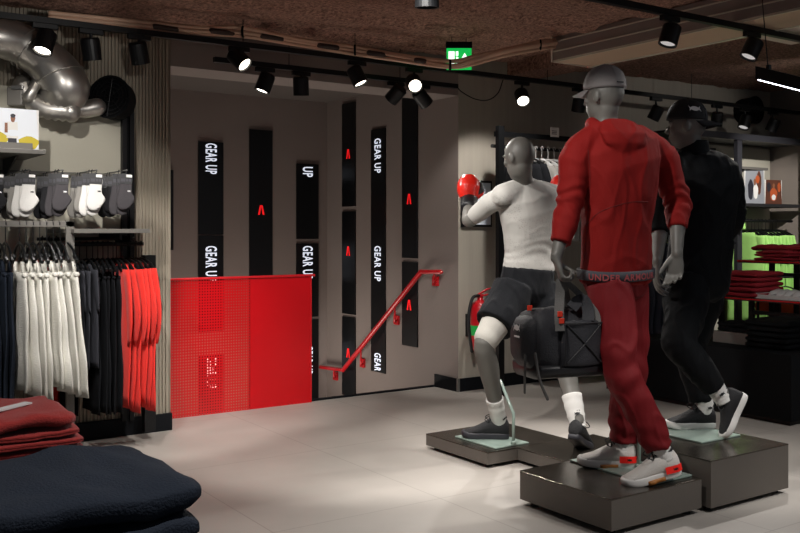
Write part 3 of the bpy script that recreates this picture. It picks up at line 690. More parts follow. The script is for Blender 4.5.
hang('hanging_trousers','red trousers showing below the white ones, hung behind them','trousers','pants',1.08,M['redtop'],[(x,5.66,ZR2+.03) for x in [1.33,1.37,1.41]],'red trousers behind the white ones',12,.012,.15,part='trousers')
# ---------------- sock packs
def sock_pack(m, label, group, pos, n, step, grp2=None):
    t=thing('sock_pack',label,'socks',(0,0,0),group); t.scale=(.92,1,1.16)
    bm=B()
    # a pair of low socks folded flat, toes pointing to the right (+Y outwards = +x here)
    out=[(-.030,0),(.032,0),(.034,-.05),(.036,-.085),(.052,-.108),(.054,-.125),(.040,-.150),(.018,-.176),(-.012,-.184),(-.038,-.172),(-.046,-.135),(-.036,-.07)]
    pts,_=smoothpath([V((x,0,z)) for x,z in out],[1]*len(out),4)
    rings=[]
    for yy,k in ((-.011,.86),(-.009,.97),(0,1),(.009,.97),(.011,.86)):
        c=V((0,0,-.085)); rings.append([c+(p-c)*k+V((0,yy,0)) for p in pts])
    rings_mesh(bm,rings); so=obj('socks',bm,m,t,True)
    bm=B(); box(bm,(-.034,-.0135,-.035),(.034,.0125,.022)); hd=obj('header_card',bm,M['cardk'],t)
    obj('price_label',box(B(),(.0,-.0142,.004),(.032,-.0134,.019)),M['card'],hd)
    bm=B(); box(bm,(-.028,-.0142,-.022),(-.004,-.0134,-.004)); box(bm,(0,-.0142,-.02),(.012,-.0134,-.006)); box(bm,(.016,-.0142,-.02),(.028,-.0134,-.006)); obj('printed_marks',bm,M['band'],hd)
    obj('hook',(lambda bm:(tube(bm,[(0,0,.022),(0,0,.035),(.004,0.008,.042),(0,.014,.036)],.003,6,4),bm)[1])(B()),M['rubber'],t,True)
    bm=B(); emblem_bm(bm,(.02,-.0125,-.075),(1,0,0),(0,0,1),.018); obj('emblem',bm,M['logok'] if m in (M['sockw'],) else M['logo'],t)
    for i in range(n):
        o=t if i==0 else copy_tree(t); o.location=V(pos)+V((-step*.35*i*(1 if i else 0),step*i,0)); o.rotation_euler=(0,random.Random(i).uniform(-.06,.06),math.radians(-16)+random.Random(i+5).uniform(-.06,.06))
    return t
def sockz(u,v,y): return WY(u,v,y)
for u,m,lab in ((29,'sockw','white ankle-sock pack on a black card, first bunch from the left above the rack'),(62,'sockg','dark grey ankle-sock pack, second bunch from the left'),(96,'sockw','white ankle-sock pack, brightly lit third bunch from the left'),(126,'sockg','dark grey ankle-sock pack, fourth bunch beside the black uprights'),(-3,'sockb','dark sock pack cut by the left edge of the picture')):
    p=sockz(u,178,5.28)
    t=sock_pack(M[m],lab,lab.split(',')[0]+' ('+lab.split(',')[1].strip()+')' if ',' in lab else 'dark socks at the left edge',p,3,.035)
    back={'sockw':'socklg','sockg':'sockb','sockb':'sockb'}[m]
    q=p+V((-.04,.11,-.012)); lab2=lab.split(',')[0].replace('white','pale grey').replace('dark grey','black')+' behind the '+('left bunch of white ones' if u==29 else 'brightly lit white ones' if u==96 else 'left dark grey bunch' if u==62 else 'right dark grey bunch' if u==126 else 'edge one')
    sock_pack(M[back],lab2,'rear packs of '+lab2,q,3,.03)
    obj_=B(); cyl(obj_,(p.x,p.y-.02,p.z+.044),(p.x-.03,5.82,p.z+.04),.004,seg=8); tag(obj('peg_hook',obj_,M['steel'],None,True),'steel peg carrying the '+('left white' if u==29 else 'left grey' if u==62 else 'bright white' if u==96 else 'right grey' if u==126 else 'left edge')+' sock bunch','hook')

# ================================================================== folded clothes
def folded(w, d, h, seed, layers=2, rough=.004):
    """folded garment: w along x (fold rolls run along x), d along y, h high; front fold at -y"""
    rr=random.Random(seed); bm=B(); nx=26; out=[]
    def prof(n=44):
        pts=[]; 
        for i in range(n):
            a=2*PI*i/n; c=math.cos(a); s=math.sin(a); y=math.copysign(abs(c)**.45,c)*d/2; z=math.copysign(abs(s)**.55,s)*h/2
            if layers>1: y*= 1-.035*max(0,math.cos(z/h*2*PI*layers/1.0))**3*(1 if abs(c)>.6 else 0)
            pts.append((y,z))
        return pts
    pr=prof()
    for i in range(nx+1):
        k=i/nx; e=min(k,1-k)*2; s=(1-(1-min(1,e*5))**3); x=(k-.5)*w
        f=.55+.45*s; fy=.92+.08*s; r=[]
        for y,z in pr:
            n1=noise.noise(V((x*9+seed*3.1,y*9,seed)))*rough*1.6+noise.noise(V((x*25,y*25,z*30+seed)))*rough*.6
            r.append(V((x,y*fy+n1*.7,z*f+n1+h/2)))
        out.append(r)
    rings_mesh(bm,out); return bm
def stack(name,label,cat_,pos,w,d,h,n,m,group,seed=0,rz=0,jit=.006,variants=3,layers=2,rough=.004,top_label=None):
    protos=[]
    for i in range(n):
        if i<variants:
            o=obj(name,folded(w,d,h,seed+i,layers,rough),m,None,True); tag(o,label,cat_,group); protos.append(o)
        else:
            o=protos[i%variants].copy(); C.objects.link(o)
        rr=random.Random(seed*5+i); o.location=V(pos)+V((rr.uniform(-jit,jit),rr.uniform(-jit,jit),i*h*.94)); o.rotation_euler=(0,0,rz+rr.uniform(-.03,.03))
        if i==n-1 and top_label: o['label']=top_label; 
        if i==n-1 and top_label and 'group' in o: del o['group']
    return o
# foreground table
t=thing('display_table','display table in the left foreground under the folded clothes','table',(.1,1.85,0))
obj('table_top',box(B(),(-.7,1.40,.715),(.53,2.33,.745),.003),M['matblack'],t)
for x in (-.66,.49):
    for y in (1.44,2.29): obj('leg',box(B(),(x-.02,y-.02,0),(x+.02,y+.02,.715)),M['blackmetal'],t)
stack('folded_sweatshirt','dark navy folded sweatshirt under others in the nearest stack','folded clothes',(.315,1.545,.746),.50,.36,.060,3,M['navy'],'dark navy sweatshirts in the near stack',3,0,.008,3,1,.008,'topmost dark navy folded sweatshirt with a soft crumpled top, nearest the viewer')
stack('folded_shirt','red folded shirt within the stack behind the navy one','folded clothes',(.355,2.17,.746),.40,.30,.021,7,M['stackred'],'red shirts in the left foreground stack',20,0,.008,3,2,.004)
o=obj('folded_sweatshirt',folded(.40,.31,.034,31,1,.010),M['stackred'],None,True); o  .location=(.345,2.17,.746+.021*.94*7); tag(o,'topmost red folded garment with a white stripe print','folded clothes')
bm=B(); 
zt=.746+.021*.94*7+.0365
for (xx,yy) in ((.425,2.13),): obox(bm,(xx,yy,zt),V((.055,.04,0)),V((-.006,.009,0)),V((0,0,.0018)))
s_=obj('white_stripe_print',bm,M['logo'],None); s_.parent=o; s_.matrix_parent_inverse=Matrix.Translation(o.location).inverted()

# ================================================================== right side furniture
# low black platform
t=thing('display_plinth','low matt black display block with folded black clothes on it','display block',(6,4.1,0))
obj('block',box(B(),(5.60,3.59,.03),(6.5,4.95,.475),.004),M['matblack'],t)
obj('kick_base',box(B(),(5.63,3.62,.0),(6.47,4.92,.03)),M['blackmetal'],t)
# two nested tables behind it
def table(name,label,x0,x1,y0,y1,z,mtop):
    t=thing(name,label,'table',((x0+x1)/2,(y0+y1)/2,0))
    obj('table_top',box(B(),(x0,y0,z-.025),(x1,y1,z),.003),mtop,t)
    obj('edge_strip',box(B(),(x0-.003,y0,z-.014),(x0,y1,z-.003)),M['redpaint'],t)
    for x in (x0+.06,x1-.06):
        for y in (y1-.3,y0+.1): obj('leg',box(B(),(x-.018,y-.018,0),(x+.018,y+.018,z-.025)),M['blackmetal'],t)
    obj('cross_bar',box(B(),(x0+.045,y0+.1,z-.13),(x0+.075,y1-.3,z-.10)),M['blackmetal'],t)
    return t
wood=mat('dark_table_top','#3b2f2c',.35,.1)
table('display_table','mid-height dark display table carrying the maroon folded pile, right edge',6.52,7.0,3.1,4.87,.757,wood)
table('display_table','taller display table behind with a wavy maroon pile on it',7.02,7.5,3.3,5.02,1.045,wood)
p=P(750,302,1); 
def onz(u,v,x): q=WX(u,v,x); return q
q=WX(749,302,6.7); stack('folded_trousers','maroon folded garment in the straight five-layer pile','folded clothes',(6.74,q.y,.758),.34,.40,.044,5,M['maroon'],'maroon garments in the straight pile',40,PI/2,.006,3,2,.004)
q=WX(783,262,7.2)
stack('folded_shirt','maroon folded garment in the wavy pile on the taller table','folded clothes',(7.25,q.y,1.046),.34,.46,.03,3,M['maroon'],'maroon garments in the wavy pile',50,PI/2,.006,2,2,.006)
for dy in (-.12,.13):
    o=obj('folded_shirt',folded(.3,.22,.045,60+int(dy*10),1,.012),M['maroon'],None,True); o.location=(7.25,q.y+dy,1.13); o.rotation_euler=(.0,0,PI/2); tag(o,'humped maroon garment on top of the wavy pile, '+('near' if dy<0 else 'far')+' half','folded clothes')
# clear packs on the middle table
q=WX(788,300,6.66)
for i in range(5):
    bm=B(); y=q.y-.16+i*.07
    loft(bm,[((6.58,y,.775),(0,.012,0),(0,0,.004)),((6.66,y+.01,.80),(0,.03,.01),(0,-.004,.012)),((6.78,y+.02,.815),(0,.035,.01),(0,-.004,.012)),((6.88,y+.03,.80),(0,.02,0),(0,0,.006))],14)
    tag(obj('wrapped_sock_pair',bm,M['plastic'],None,True),'pale wrapped sock bundle fanned out at the right edge of the middle table','socks','pale wrapped bundles on the middle table')
o=obj('acrylic_tray',(lambda bm:(box(bm,(6.56,q.y-.22,.758),(6.92,q.y+.22,.765)),box(bm,(6.56,q.y+.21,.765),(6.92,q.y+.22,.80)),box(bm,(6.56,q.y-.22,.765),(6.565,q.y+.22,.79)),bm)[3])(B()),M['plastic']); tag(o,'clear tray holding the pale wrapped bundles','tray')
# on the black block
q=WX(783,358,5.95)
stack('folded_trousers','black folded trousers in the pile on the low black block','folded clothes',(5.98,q.y,.476),.34,.5,.042,5,M['blackjk'],'black trousers on the low block',70,PI/2,.006,3,2,.004)
q=WX(733,352,5.85)
o=obj('display_box',(lambda bm:(box(bm,(5.8,q.y-.16,.476),(6.1,q.y+.14,.56),.004),bm)[1])(B()),M['greyshelf']); tag(o,'small grey metal box on the low black block','box')
stack('folded_jersey','black crumpled folded top on the small grey box','folded clothes',(5.95,q.y-.01,.561),.26,.27,.036,2,M['blackfab'],'black tops on the small grey box',80,PI/2,.006,2,1,.007)

# wall shelving unit at the far right
t=thing('wall_shelving','dark framed wall shelving unit with photo cards and lime clothes','shelving unit',(8.2,5.6,0))
yf=5.42; xa=WY(738,200,yf).x
zt=WY(760,139,yf).z
obj('post',box(B(),(xa-.035,yf-.02,0),(xa+.035,yf+.02,zt)),M['plinthdark'],t)
obj('post',box(B(),(8.68,yf-.02,0),(8.74,yf+.02,zt)),M['plinthdark'],t)
obj('header_beam',box(B(),(6.6,yf-.03,zt-.03),(8.78,yf+.03,zt+.03)),M['plinthdark'],t)
obj('top_panel',box(B(),(6.6,yf+.03,zt-.01),(8.78,5.88,zt+.01)),M['darkshelf'],t)
obj('back_panel',box(B(),(xa+.1,5.86,.2),(8.75,5.885,zt-.03)),M['wallpale'],t)
z1=WY(760,205,yf).z; obj('shelf_board',box(B(),(xa+.03,yf+.02,z1-.015),(8.7,5.86,z1+.015)),M['darkshelf'],t)
z2=WY(740,170,5.7).z; obj('shelf_board',box(B(),(xa-.3,yf+.05,z2-.012),(xa+.55,5.86,z2+.012)),M['greyshelf'],t)
zr3=WY(760,221,5.55).z; obj('hanging_rail',(lambda bm:(cyl(bm,(xa+.05,5.55,zr3),(8.66,5.55,zr3),.014),bm)[1])(B()),M['blackmetal'],t,True)
obj('kick_panel',box(B(),(xa,yf+.05,0),(8.75,5.86,.2)),M['matblack'],t)
c1=WY(754,189,5.5); c2=WY(773,192,5.5)
c1.z=z1+.016+.17; photo('photo_card','taller photo card of a lifting athlete on the far right shelf',c1,.28,.34,(V((1,-.1,0)),V((.1,1,0))),
  [(0,0,.5,.5,gy,'q'),(.22,.1,.12,.35,brn,'o'),(-.2,-.1,.14,.3,dk,'o'),(.05,-.15,.12,.22,M['card'],'o'),(.14,.2,.1,.12,orr,'o'),(.0,.12,.06,.1,sk,'o')])
c2.z=z1+.016+.12; photo('photo_card','smaller square photo card of an athlete in white on the far right shelf',c2,.24,.24,(V((1,-.1,0)),V((.1,1,0))),
  [(0,0,.5,.5,brn,'q'),(0,-.1,.22,.28,orr,'o'),(0,-.22,.12,.12,M['card'],'o'),(0,.25,.07,.11,sk,'o'),(-.3,.2,.12,.2,dk,'o'),(.32,.2,.1,.2,orr,'o')])
ga=WY(744,230,5.55).x; gb=WY(776,230,5.55).x
hang('hanging_jersey','lime green top hanging in the far right shelving','top','tshirt',.98,M['green'],[(ga+(gb-ga)*i/9,5.55,zr3) for i in range(10)],'lime tops on the far right rail',90,.018,.2,part='jersey')
hang('hanging_jersey','short lime green top hanging left of the shelving post','top','tank',.5,M['green'],[(xa-.12+i*.05,5.5,WY(730,180,5.5).z+.05) for i in range(3)],'short lime tops beside the shelving post',95,.018,.16,part='jersey')
oo=WY(764,312,5.2); oz=WY(790,312,5.2)
hang('hanging_shorts','orange shorts hanging low under the middle table height at the right','shorts','pants',.35,M['orange'],[(7.65+i*.13,5.15-.1*i,.87) for i in range(5)],'orange shorts at the right',97,.02,.12,part='shorts',rz=.9)
obj('shorts_rail',(lambda bm:(cyl(bm,(7.55,5.2,.87),(8.4,4.6,.87),.01),cyl(bm,(7.57,5.19,0),(7.57,5.19,.87),.012),cyl(bm,(8.38,4.61,0),(8.38,4.61,.87),.012),bm)[3])(B()),M['blackmetal'],None,True)
tag(bpy.data.objects['shorts_rail'],'low black rail carrying the orange shorts','clothes rail')
# price card and dark shirt near the post
q=WY(729,222,5.3); o=obj('price_card',box(B(),(q.x-.05,q.y-.002,q.z-.08),(q.x+.05,q.y+.002,q.z+.07)),M['card']); tag(o,'white price card beside the black mannequin\'s elbow','price card')
hang('hanging_jersey','small black top hanging left of the shelving post','top','tank',.5,M['blackfab'],[(q.x-.05+i*.06,q.y+.1,q.z-.05) for i in range(2)],'small black tops beside the shelving post',99,.02,.13,part='jersey')
# ---------------- rack behind the boxer and the dark clothes between the figures
ym=5.45; xr0=WY(500,200,ym).x
t=thing('clothes_rack','tall black wall rack behind the boxing mannequin','clothes rack',(xr0,ym,0))
zt=WY(500,126,ym).z; zb_=WY(530,147,5.45).z
obj('post',box(B(),(xr0-.028,ym-.02,.02),(xr0+.028,ym+.02,zt)),M['blackmetal'],t)
obj('foot',(lambda bm:(cyl(bm,(xr0,ym,0),(xr0,ym,.02),.018),bm)[1])(B()),M['steel'],t)
obj('cross_bar',box(B(),(xr0-.028,ym,zt-.08),(7.3,ym+.04,zt-.04)),M['blackmetal'],t)
obj('hanging_rail',(lambda bm:(cyl(bm,(xr0,ym+.1,zb_),(7.3,ym+.1,zb_),.014),bm)[1])(B()),M['blackmetal'],t,True)
q=WY(554,132,5.4); o=obj('price_card',(lambda bm:(box(bm,(q.x-.045,5.39,q.z-.04),(q.x+.045,5.395,q.z+.035)),bm)[1])(B()),M['card']); tag(o,'small white price card standing on the rack above the boxer','price card')
bm=B(); 
for i in range(3): box(bm,(q.x-.035,5.388,q.z-.02+i*.012),(q.x+.02,5.39,q.z-.014+i*.012))
s=obj('printed_lines',bm,M['logog'],None); s.parent=o
o=hang('hanging_jacket','pale grey jacket on a clear hanger behind the boxer','jacket','long',.72,M['socklg'],[(WY(u,150,5.5).x,5.5,zb_) for u in (536,542,548,554,560,566)],'pale grey jackets behind the boxer',110,.02,.2,part='jacket',hm=M['plastic'])
hang('hanging_jersey','black top hanging on the wall rack left of the pale jackets','top','long',.8,M['blackfab'],[(WY(u,150,5.5).x,5.5,zb_) for u in (520,526)],'black tops behind the boxer',112,.02,.2,part='jersey')
zlow=WY(650,222,5.3).z
hang('hanging_trousers','long dark grey trousers hanging between the red and black mannequins','trousers','pants',1.12,mat('slate_fabric','#3d404a',.8,bump=.3,scale=160),[(WY(u,222,5.3).x,5.3,zlow) for u in (632,638,644,650,656,662)],'slate trousers between the mannequins',115,.022,.17,part='trousers')
t=thing('clothes_rail','low black rail with slate trousers between the mannequins','clothes rail',(6.4,5.3,0))
obj('rail',(lambda bm:(cyl(bm,(5.7,5.3,zlow),(7.2,5.3,zlow),.012),bm)[1])(B()),M['blackmetal'],t,True)
obj('post',box(B(),(5.7,5.28,0),(5.74,5.32,zlow)),M['blackmetal'],t); obj('post',box(B(),(7.16,5.28,0),(7.2,5.32,zlow)),M['blackmetal'],t)
hang('hanging_jacket','black jacket hanging high between the red and black mannequins','jacket','long',.7,M['blackfab'],[(WY(u,160,5.5).x,5.5,zb_) for u in (640,648,656)],'black jackets between the mannequins',118,.025,.2,part='jacket')
# shelf with small stock
bm=B(); box(bm,(5.9,5.5,1.28),(7.3,5.88,1.30)); tag(obj('wall_shelf',bm,M['greyshelf']),'short shelf with small white items between the mannequins','shelf')
for i in range(6):
    x=WY(646+i*4,236,5.5).x; bm=B(); box(bm,(x-.03,5.5,1.301),(x+.02,5.54,1.30+.06+.02*(i%3)),.003); tag(obj('small_carton',bm,M['card' if i%2 else 'greyshelf']),'small pale carton on the short shelf between the mannequins','carton','small cartons between the mannequins')
# framed notice on the wall
a=WY(461,180,5.88); b=WY(491,227,5.88)
t=thing('wall_notice','white framed notice on the wall behind the boxer\'s raised elbow','notice',((a.x+b.x)/2,5.88,b.z))
a.x=max(a.x,XS+.02)
obj('frame',box(B(),(a.x,5.865,b.z),(b.x,5.888,a.z),.003),M['blackmetal'],t)
obj('sheet',box(B(),(a.x+.018,5.862,b.z+.018),(b.x-.018,5.866,a.z-.018)),mat('notice_sheet','#d4dbe6',.4),t)
bm=B()
for i,(x,z,ww,hh) in enumerate(((.1,.75,.25,.12),(.5,.78,.3,.03),(.5,.68,.35,.02),(.1,.5,.7,.02),(.1,.42,.6,.02),(.1,.2,.3,.15))):
    W_=b.x-a.x; H_=a.z-b.z; box(bm,(a.x+.02+x*(W_-.04),5.8612,b.z+z*H_),(a.x+.02+(x+ww)*(W_-.04),5.862,b.z+(z+hh)*H_))
obj('printed_plan',bm,M['logog'],t)

# fire extinguisher
c=WY(480,350,5.74); t=thing('fire_extinguisher','red fire extinguisher with black hose behind the boxer\'s knee','fire extinguisher',(c.x,c.y,.42))
X,Y=c.x,c.y; zb=WY(480,350,5.74).z; zt=WY(480,301,5.74).z
bm=B(); rings_mesh(bm,[[V((X+r*math.cos(2*PI*i/28),Y+r*math.sin(2*PI*i/28),z)) for i in range(28)] for z,r in ((zb,.06),(zb+.01,.075),(zb+.03,.078),(zt-.05,.078),(zt-.02,.066),(zt,.04),(zt+.01,.025),(zt+.03,.022))]); obj('cylinder',bm,M['extred'],t,True)
bm=B(); cyl(bm,(X,Y,zb+.12),(X,Y,zb+.2),.0785,seg=28); obj('green_label',bm,M['signgreen'].copy(),t).data.materials[0].node_tree.nodes['Principled BSDF'].inputs['Emission Strength'].default_value=0
bm=B(); box(bm,(X-.02,Y-.02,zt+.03),(X+.02,Y+.02,zt+.055),.004); tube(bm,[(X-.02,Y,zt+.05),(X+.05,Y-.02,zt+.09),(X+.09,Y-.03,zt+.10)],.009,8,3); tube(bm,[(X,Y,zt+.04),(X+.07,Y-.02,zt+.05)],.007,8,0); obj('valve_handle',bm,M['extred'],t,True)
bm=B(); tube(bm,[(X-.02,Y-.01,zt+.045),(X-.09,Y-.02,zt+.03),(X-.125,Y-.02,zt-.07),(X-.13,Y-.02,zt-.2),(X-.10,Y-.02,zb+.0)],.013,10,6); obj('hose',bm,M['rubber'],t,True)
obj('wall_bracket',box(B(),(X-.03,Y+.07,zb+.1),(X+.03,5.89,zb+.28)),M['blackmetal'],t)
# ================================================================== plinths
def plinth(label,x0,x1,y0,y1,z0,z1,feet):
    t=thing('plinth',label,'plinth',((x0+x1)/2,(y0+y1)/2,0))
    obj('body',box(B(),(x0,y0,z0),(x1,y1,z1-.006)),M['plinthside'],t)
    obj('top_sheet',box(B(),(x0-.001,y0-.001,z1-.006),(x1+.001,y1+.001,z1),.0015),M['plinthtop'],t)
    for x,y in feet: obj('foot',(lambda bm:(cyl(bm,(x,y,0),(x,y,.008),.022,.02,14),cyl(bm,(x,y,.008),(x,y,z0),.010,seg=10),bm)[2])(B()),M['rubber'],t)
    return t
def corners(x0,x1,y0,y1,e=.05): return [(x0+e,y0+e),(x1-e,y0+e),(x0+e,y1-e),(x1-e,y1-e)]
K1=(3.245,3.845,3.896,4.467); K2=(3.461,4.06,3.307,3.893); K3=(2.95,3.545,2.725,3.302); K4=(3.581,4.186,2.70,3.30)
plinth('front black plinth under the red mannequin, nearest the viewer',*K3,.028,.164,corners(*K3))
plinth('tallest black plinth at the right under the black-dressed mannequin',*K4,.025,.244,corners(*K4))
plinth("low black plinth furthest left, under the boxer's leading foot",*K1,.022,.09,corners(*K1))
plinth("low black plinth in the middle, joined to the boxer's plinth",*K2,.022,.09,corners(*K2))

# ================================================================== mannequins
def hand(bm, w_, d, n, a, curl=(.3,.3,.3,.3), size=1.0, thumb=(.55,.5,.35), tc=.4):
    """w_ wrist, d towards the fingers, n out of the palm, a across towards the thumb"""
    w_=V(w_); d=V(d).normalized(); a=(V(a)-d*V(a).dot(d)).normalized(); n2=a.cross(d); n=n2 if n2.dot(V(n))>0 else -n2; s=size
    loft(bm,[(w_-d*.02*s,a*.026*s,n*.020*s),(w_+d*.015*s,a*.030*s,n*.018*s),(w_+d*.05*s,a*.040*s,n*.0165*s),(w_+d*.085*s,a*.042*s,n*.013*s),(w_+d*.096*s,a*.038*s,n*.010*s)],18)
    for k,(o,l,r) in enumerate(zip((.032,.011,-.011,-.031),(.074,.082,.076,.060),(.0092,.0095,.009,.0082))):
        p=w_+d*(.075 if k<3 else .07)*s+a*o*s; pts=[p]; ang=0; spread=a*(o*1.2)
        for j,f in enumerate((.28,.45,.31,.24)):
            if j: ang+=curl[k]*(1.0 if j<3 else .7)
            pts.append(pts[-1]+(d*math.cos(ang)+n*math.sin(ang)+spread*.9).normalized()*l*f*s*1.12)
        tube(bm,pts,[r*s,r*s,r*.97*s,r*.88*s,r*.74*s],10,3)
    p=w_+d*.025*s+a*.022*s+n*.004*s; td=(d*thumb[0]+a*thumb[1]+n*thumb[2]).normalized(); t2=(td+n*tc+d*.25-a*tc*.5).normalized()
    tube(bm,[p,p+td*.035*s,p+td*.035*s+(td+t2).normalized()*.032*s,p+td*.035*s+(td+t2).normalized()*.032*s+t2*.026*s],[.016*s,.0125*s,.0108*s,.009*s],10,4)
def head(bm, c, f, s=1.0, up=UP):
    f=V(f).normalized(); l=up.cross(f).normalized(); f=l.cross(up).normalized(); A=(l,f,up)
    ball(bm,c+up*.022*s-f*.006*s,.074*s,.096*s,.098*s,A,24)
    ball(bm,c-up*.045*s+f*.022*s,.056*s,.068*s,.072*s,A)
    ball(bm,c-up*.092*s+f*.058*s,.026*s,.024*s,.020*s,A,12)               # chin
    tube(bm,[c+up*.018*s+f*.083*s,c-up*.005*s+f*.095*s,c-up*.022*s+f*.104*s],[.008*s,.010*s,.013*s],8,3)   # nose
    for s_ in (-1,1):
        ball(bm,c+up*.024*s+f*.080*s+l*s_*.03*s,.026*s,.012*s,.008*s,A,10)  # brow
        ball(bm,c-up*.018*s+f*.066*s+l*s_*.036*s,.022*s,.018*s,.018*s,A,10) # cheek
        ball(bm,c-up*.004*s-f*.012*s+l*s_*.077*s,.010*s,.020*s,.031*s,A,12) # ear
    ball(bm,c-up*.056*s+f*.084*s,.024*s,.012*s,.007*s,A,10); ball(bm,c-up*.068*s+f*.081*s,.021*s,.012*s,.007*s,A,10) # lips
TR=[(-.10,.118,.092,0),(-.04,.148,.110,0),(0,.152,.108,0),(.5,.146,.102,0),(1,.140,.096,0),(1.5,.156,.108,0),(2,.176,.118,0),(2.45,.180,.106,0),(2.75,.125,.082,0),(3,.066,.064,0)]
def torso_rings(J, lat_h, lat_s, add=0, t0=-1, t1=9, addf=None, sc=1.0):
    S_=[J['pelvis'],J['waist'],J['chest'],J['neck']]; out=[]
    for t,w_,d_,_ in TR:
        if t<t0 or t>t1: continue
        if t<=0: p=S_[0]+(S_[0]-S_[1]).normalized()*(-t)
        else:
            i=min(2,int(t)); k=t-i; pts=[2*S_[0]-S_[1]]+S_+[2*S_[3]-S_[2]]; p=cat(pts[i],pts[i+1],pts[i+2],pts[i+3],k)
        m=max(0,min(1,t/2.0)); l=(lat_h*(1-m)+lat_s*m).normalized()
        ax=(S_[min(3,int(max(t,0))+1)]-S_[min(2,int(max(t,0)))]).normalized(); l=(l-ax*l.dot(ax)).normalized(); dp=l.cross(ax).normalized()
        a=add if addf is None else addf(t)
        out.append((p,l*(w_*sc+a),dp*(d_*sc+a)))
    return out
def body(J, lh, ls, hf, t, hands, sc=1.0, hup=UP):
    bm=B(); loft(bm,torso_rings(J,lh,ls,sc=sc),28,2.3)
    head(bm,J['head'],hf,1.0,hup)
    tube(bm,[J['head']-hup*.05-V(hf).normalized()*.018,J['neck']*.5+J['head']*.5-hup*.03,J['neck']-UP*.02],[.054,.055,.066],18,4)
    for s in 'LR':
        sh,el,wr=J['sh'+s],J['el'+s],J['wr'+s]
        tube(bm,[J['neck']-UP*.055,(J['neck']+sh)/2-UP*.035,sh-UP*.035],[.05,.046,.05],16,4)
        tube(bm,[sh+(J['chest']-sh)*.18-UP*.02,sh*.65+el*.35,sh*.3+el*.7,el,el*.65+wr*.35,el*.25+wr*.75,wr],[.052,.049,.043,.040,.041,.031,.026],16,4)
        hp,kn,an=J['hip'+s],J['kn'+s],J['an'+s]
        tube(bm,[hp+UP*.02,hp*.75+kn*.25,hp*.4+kn*.6,kn,kn*.72+an*.28,kn*.4+an*.6,an+UP*.03,an],[.074,.084,.070,.056,.060,.047,.034,.034],18,4)
    for h in hands: hand(bm,*h[0],**h[1])
    return fuse('body',bm,M['skin'],t,.0055,5)
def wr_noise(amp, f=(9,9,5), seed=0, extra=None):
    def fn(p,n):
        q=V((p.x*f[0]+seed,p.y*f[1],p.z*f[2])); v=noise.noise(q)*amp+noise.noise(q*2.7)*amp*.35; v+=amp*.6*max(0,1-abs(noise.noise(q*.9+V((7,3,1))))/.16)
        return v+(extra(p,n) if extra else 0)
    return fn
def arm_rings(el, ax_, r0=.10, amp=.006, freq=150):
    """bunched cloth around an elbow"""
    ax_=V(ax_).normalized()
    def f(p,n):
        d=(p-el); k=max(0,1-d.length/r0); return amp*k*math.sin(d.dot(ax_)*freq*.8+7*noise.noise(p*8))
    return f
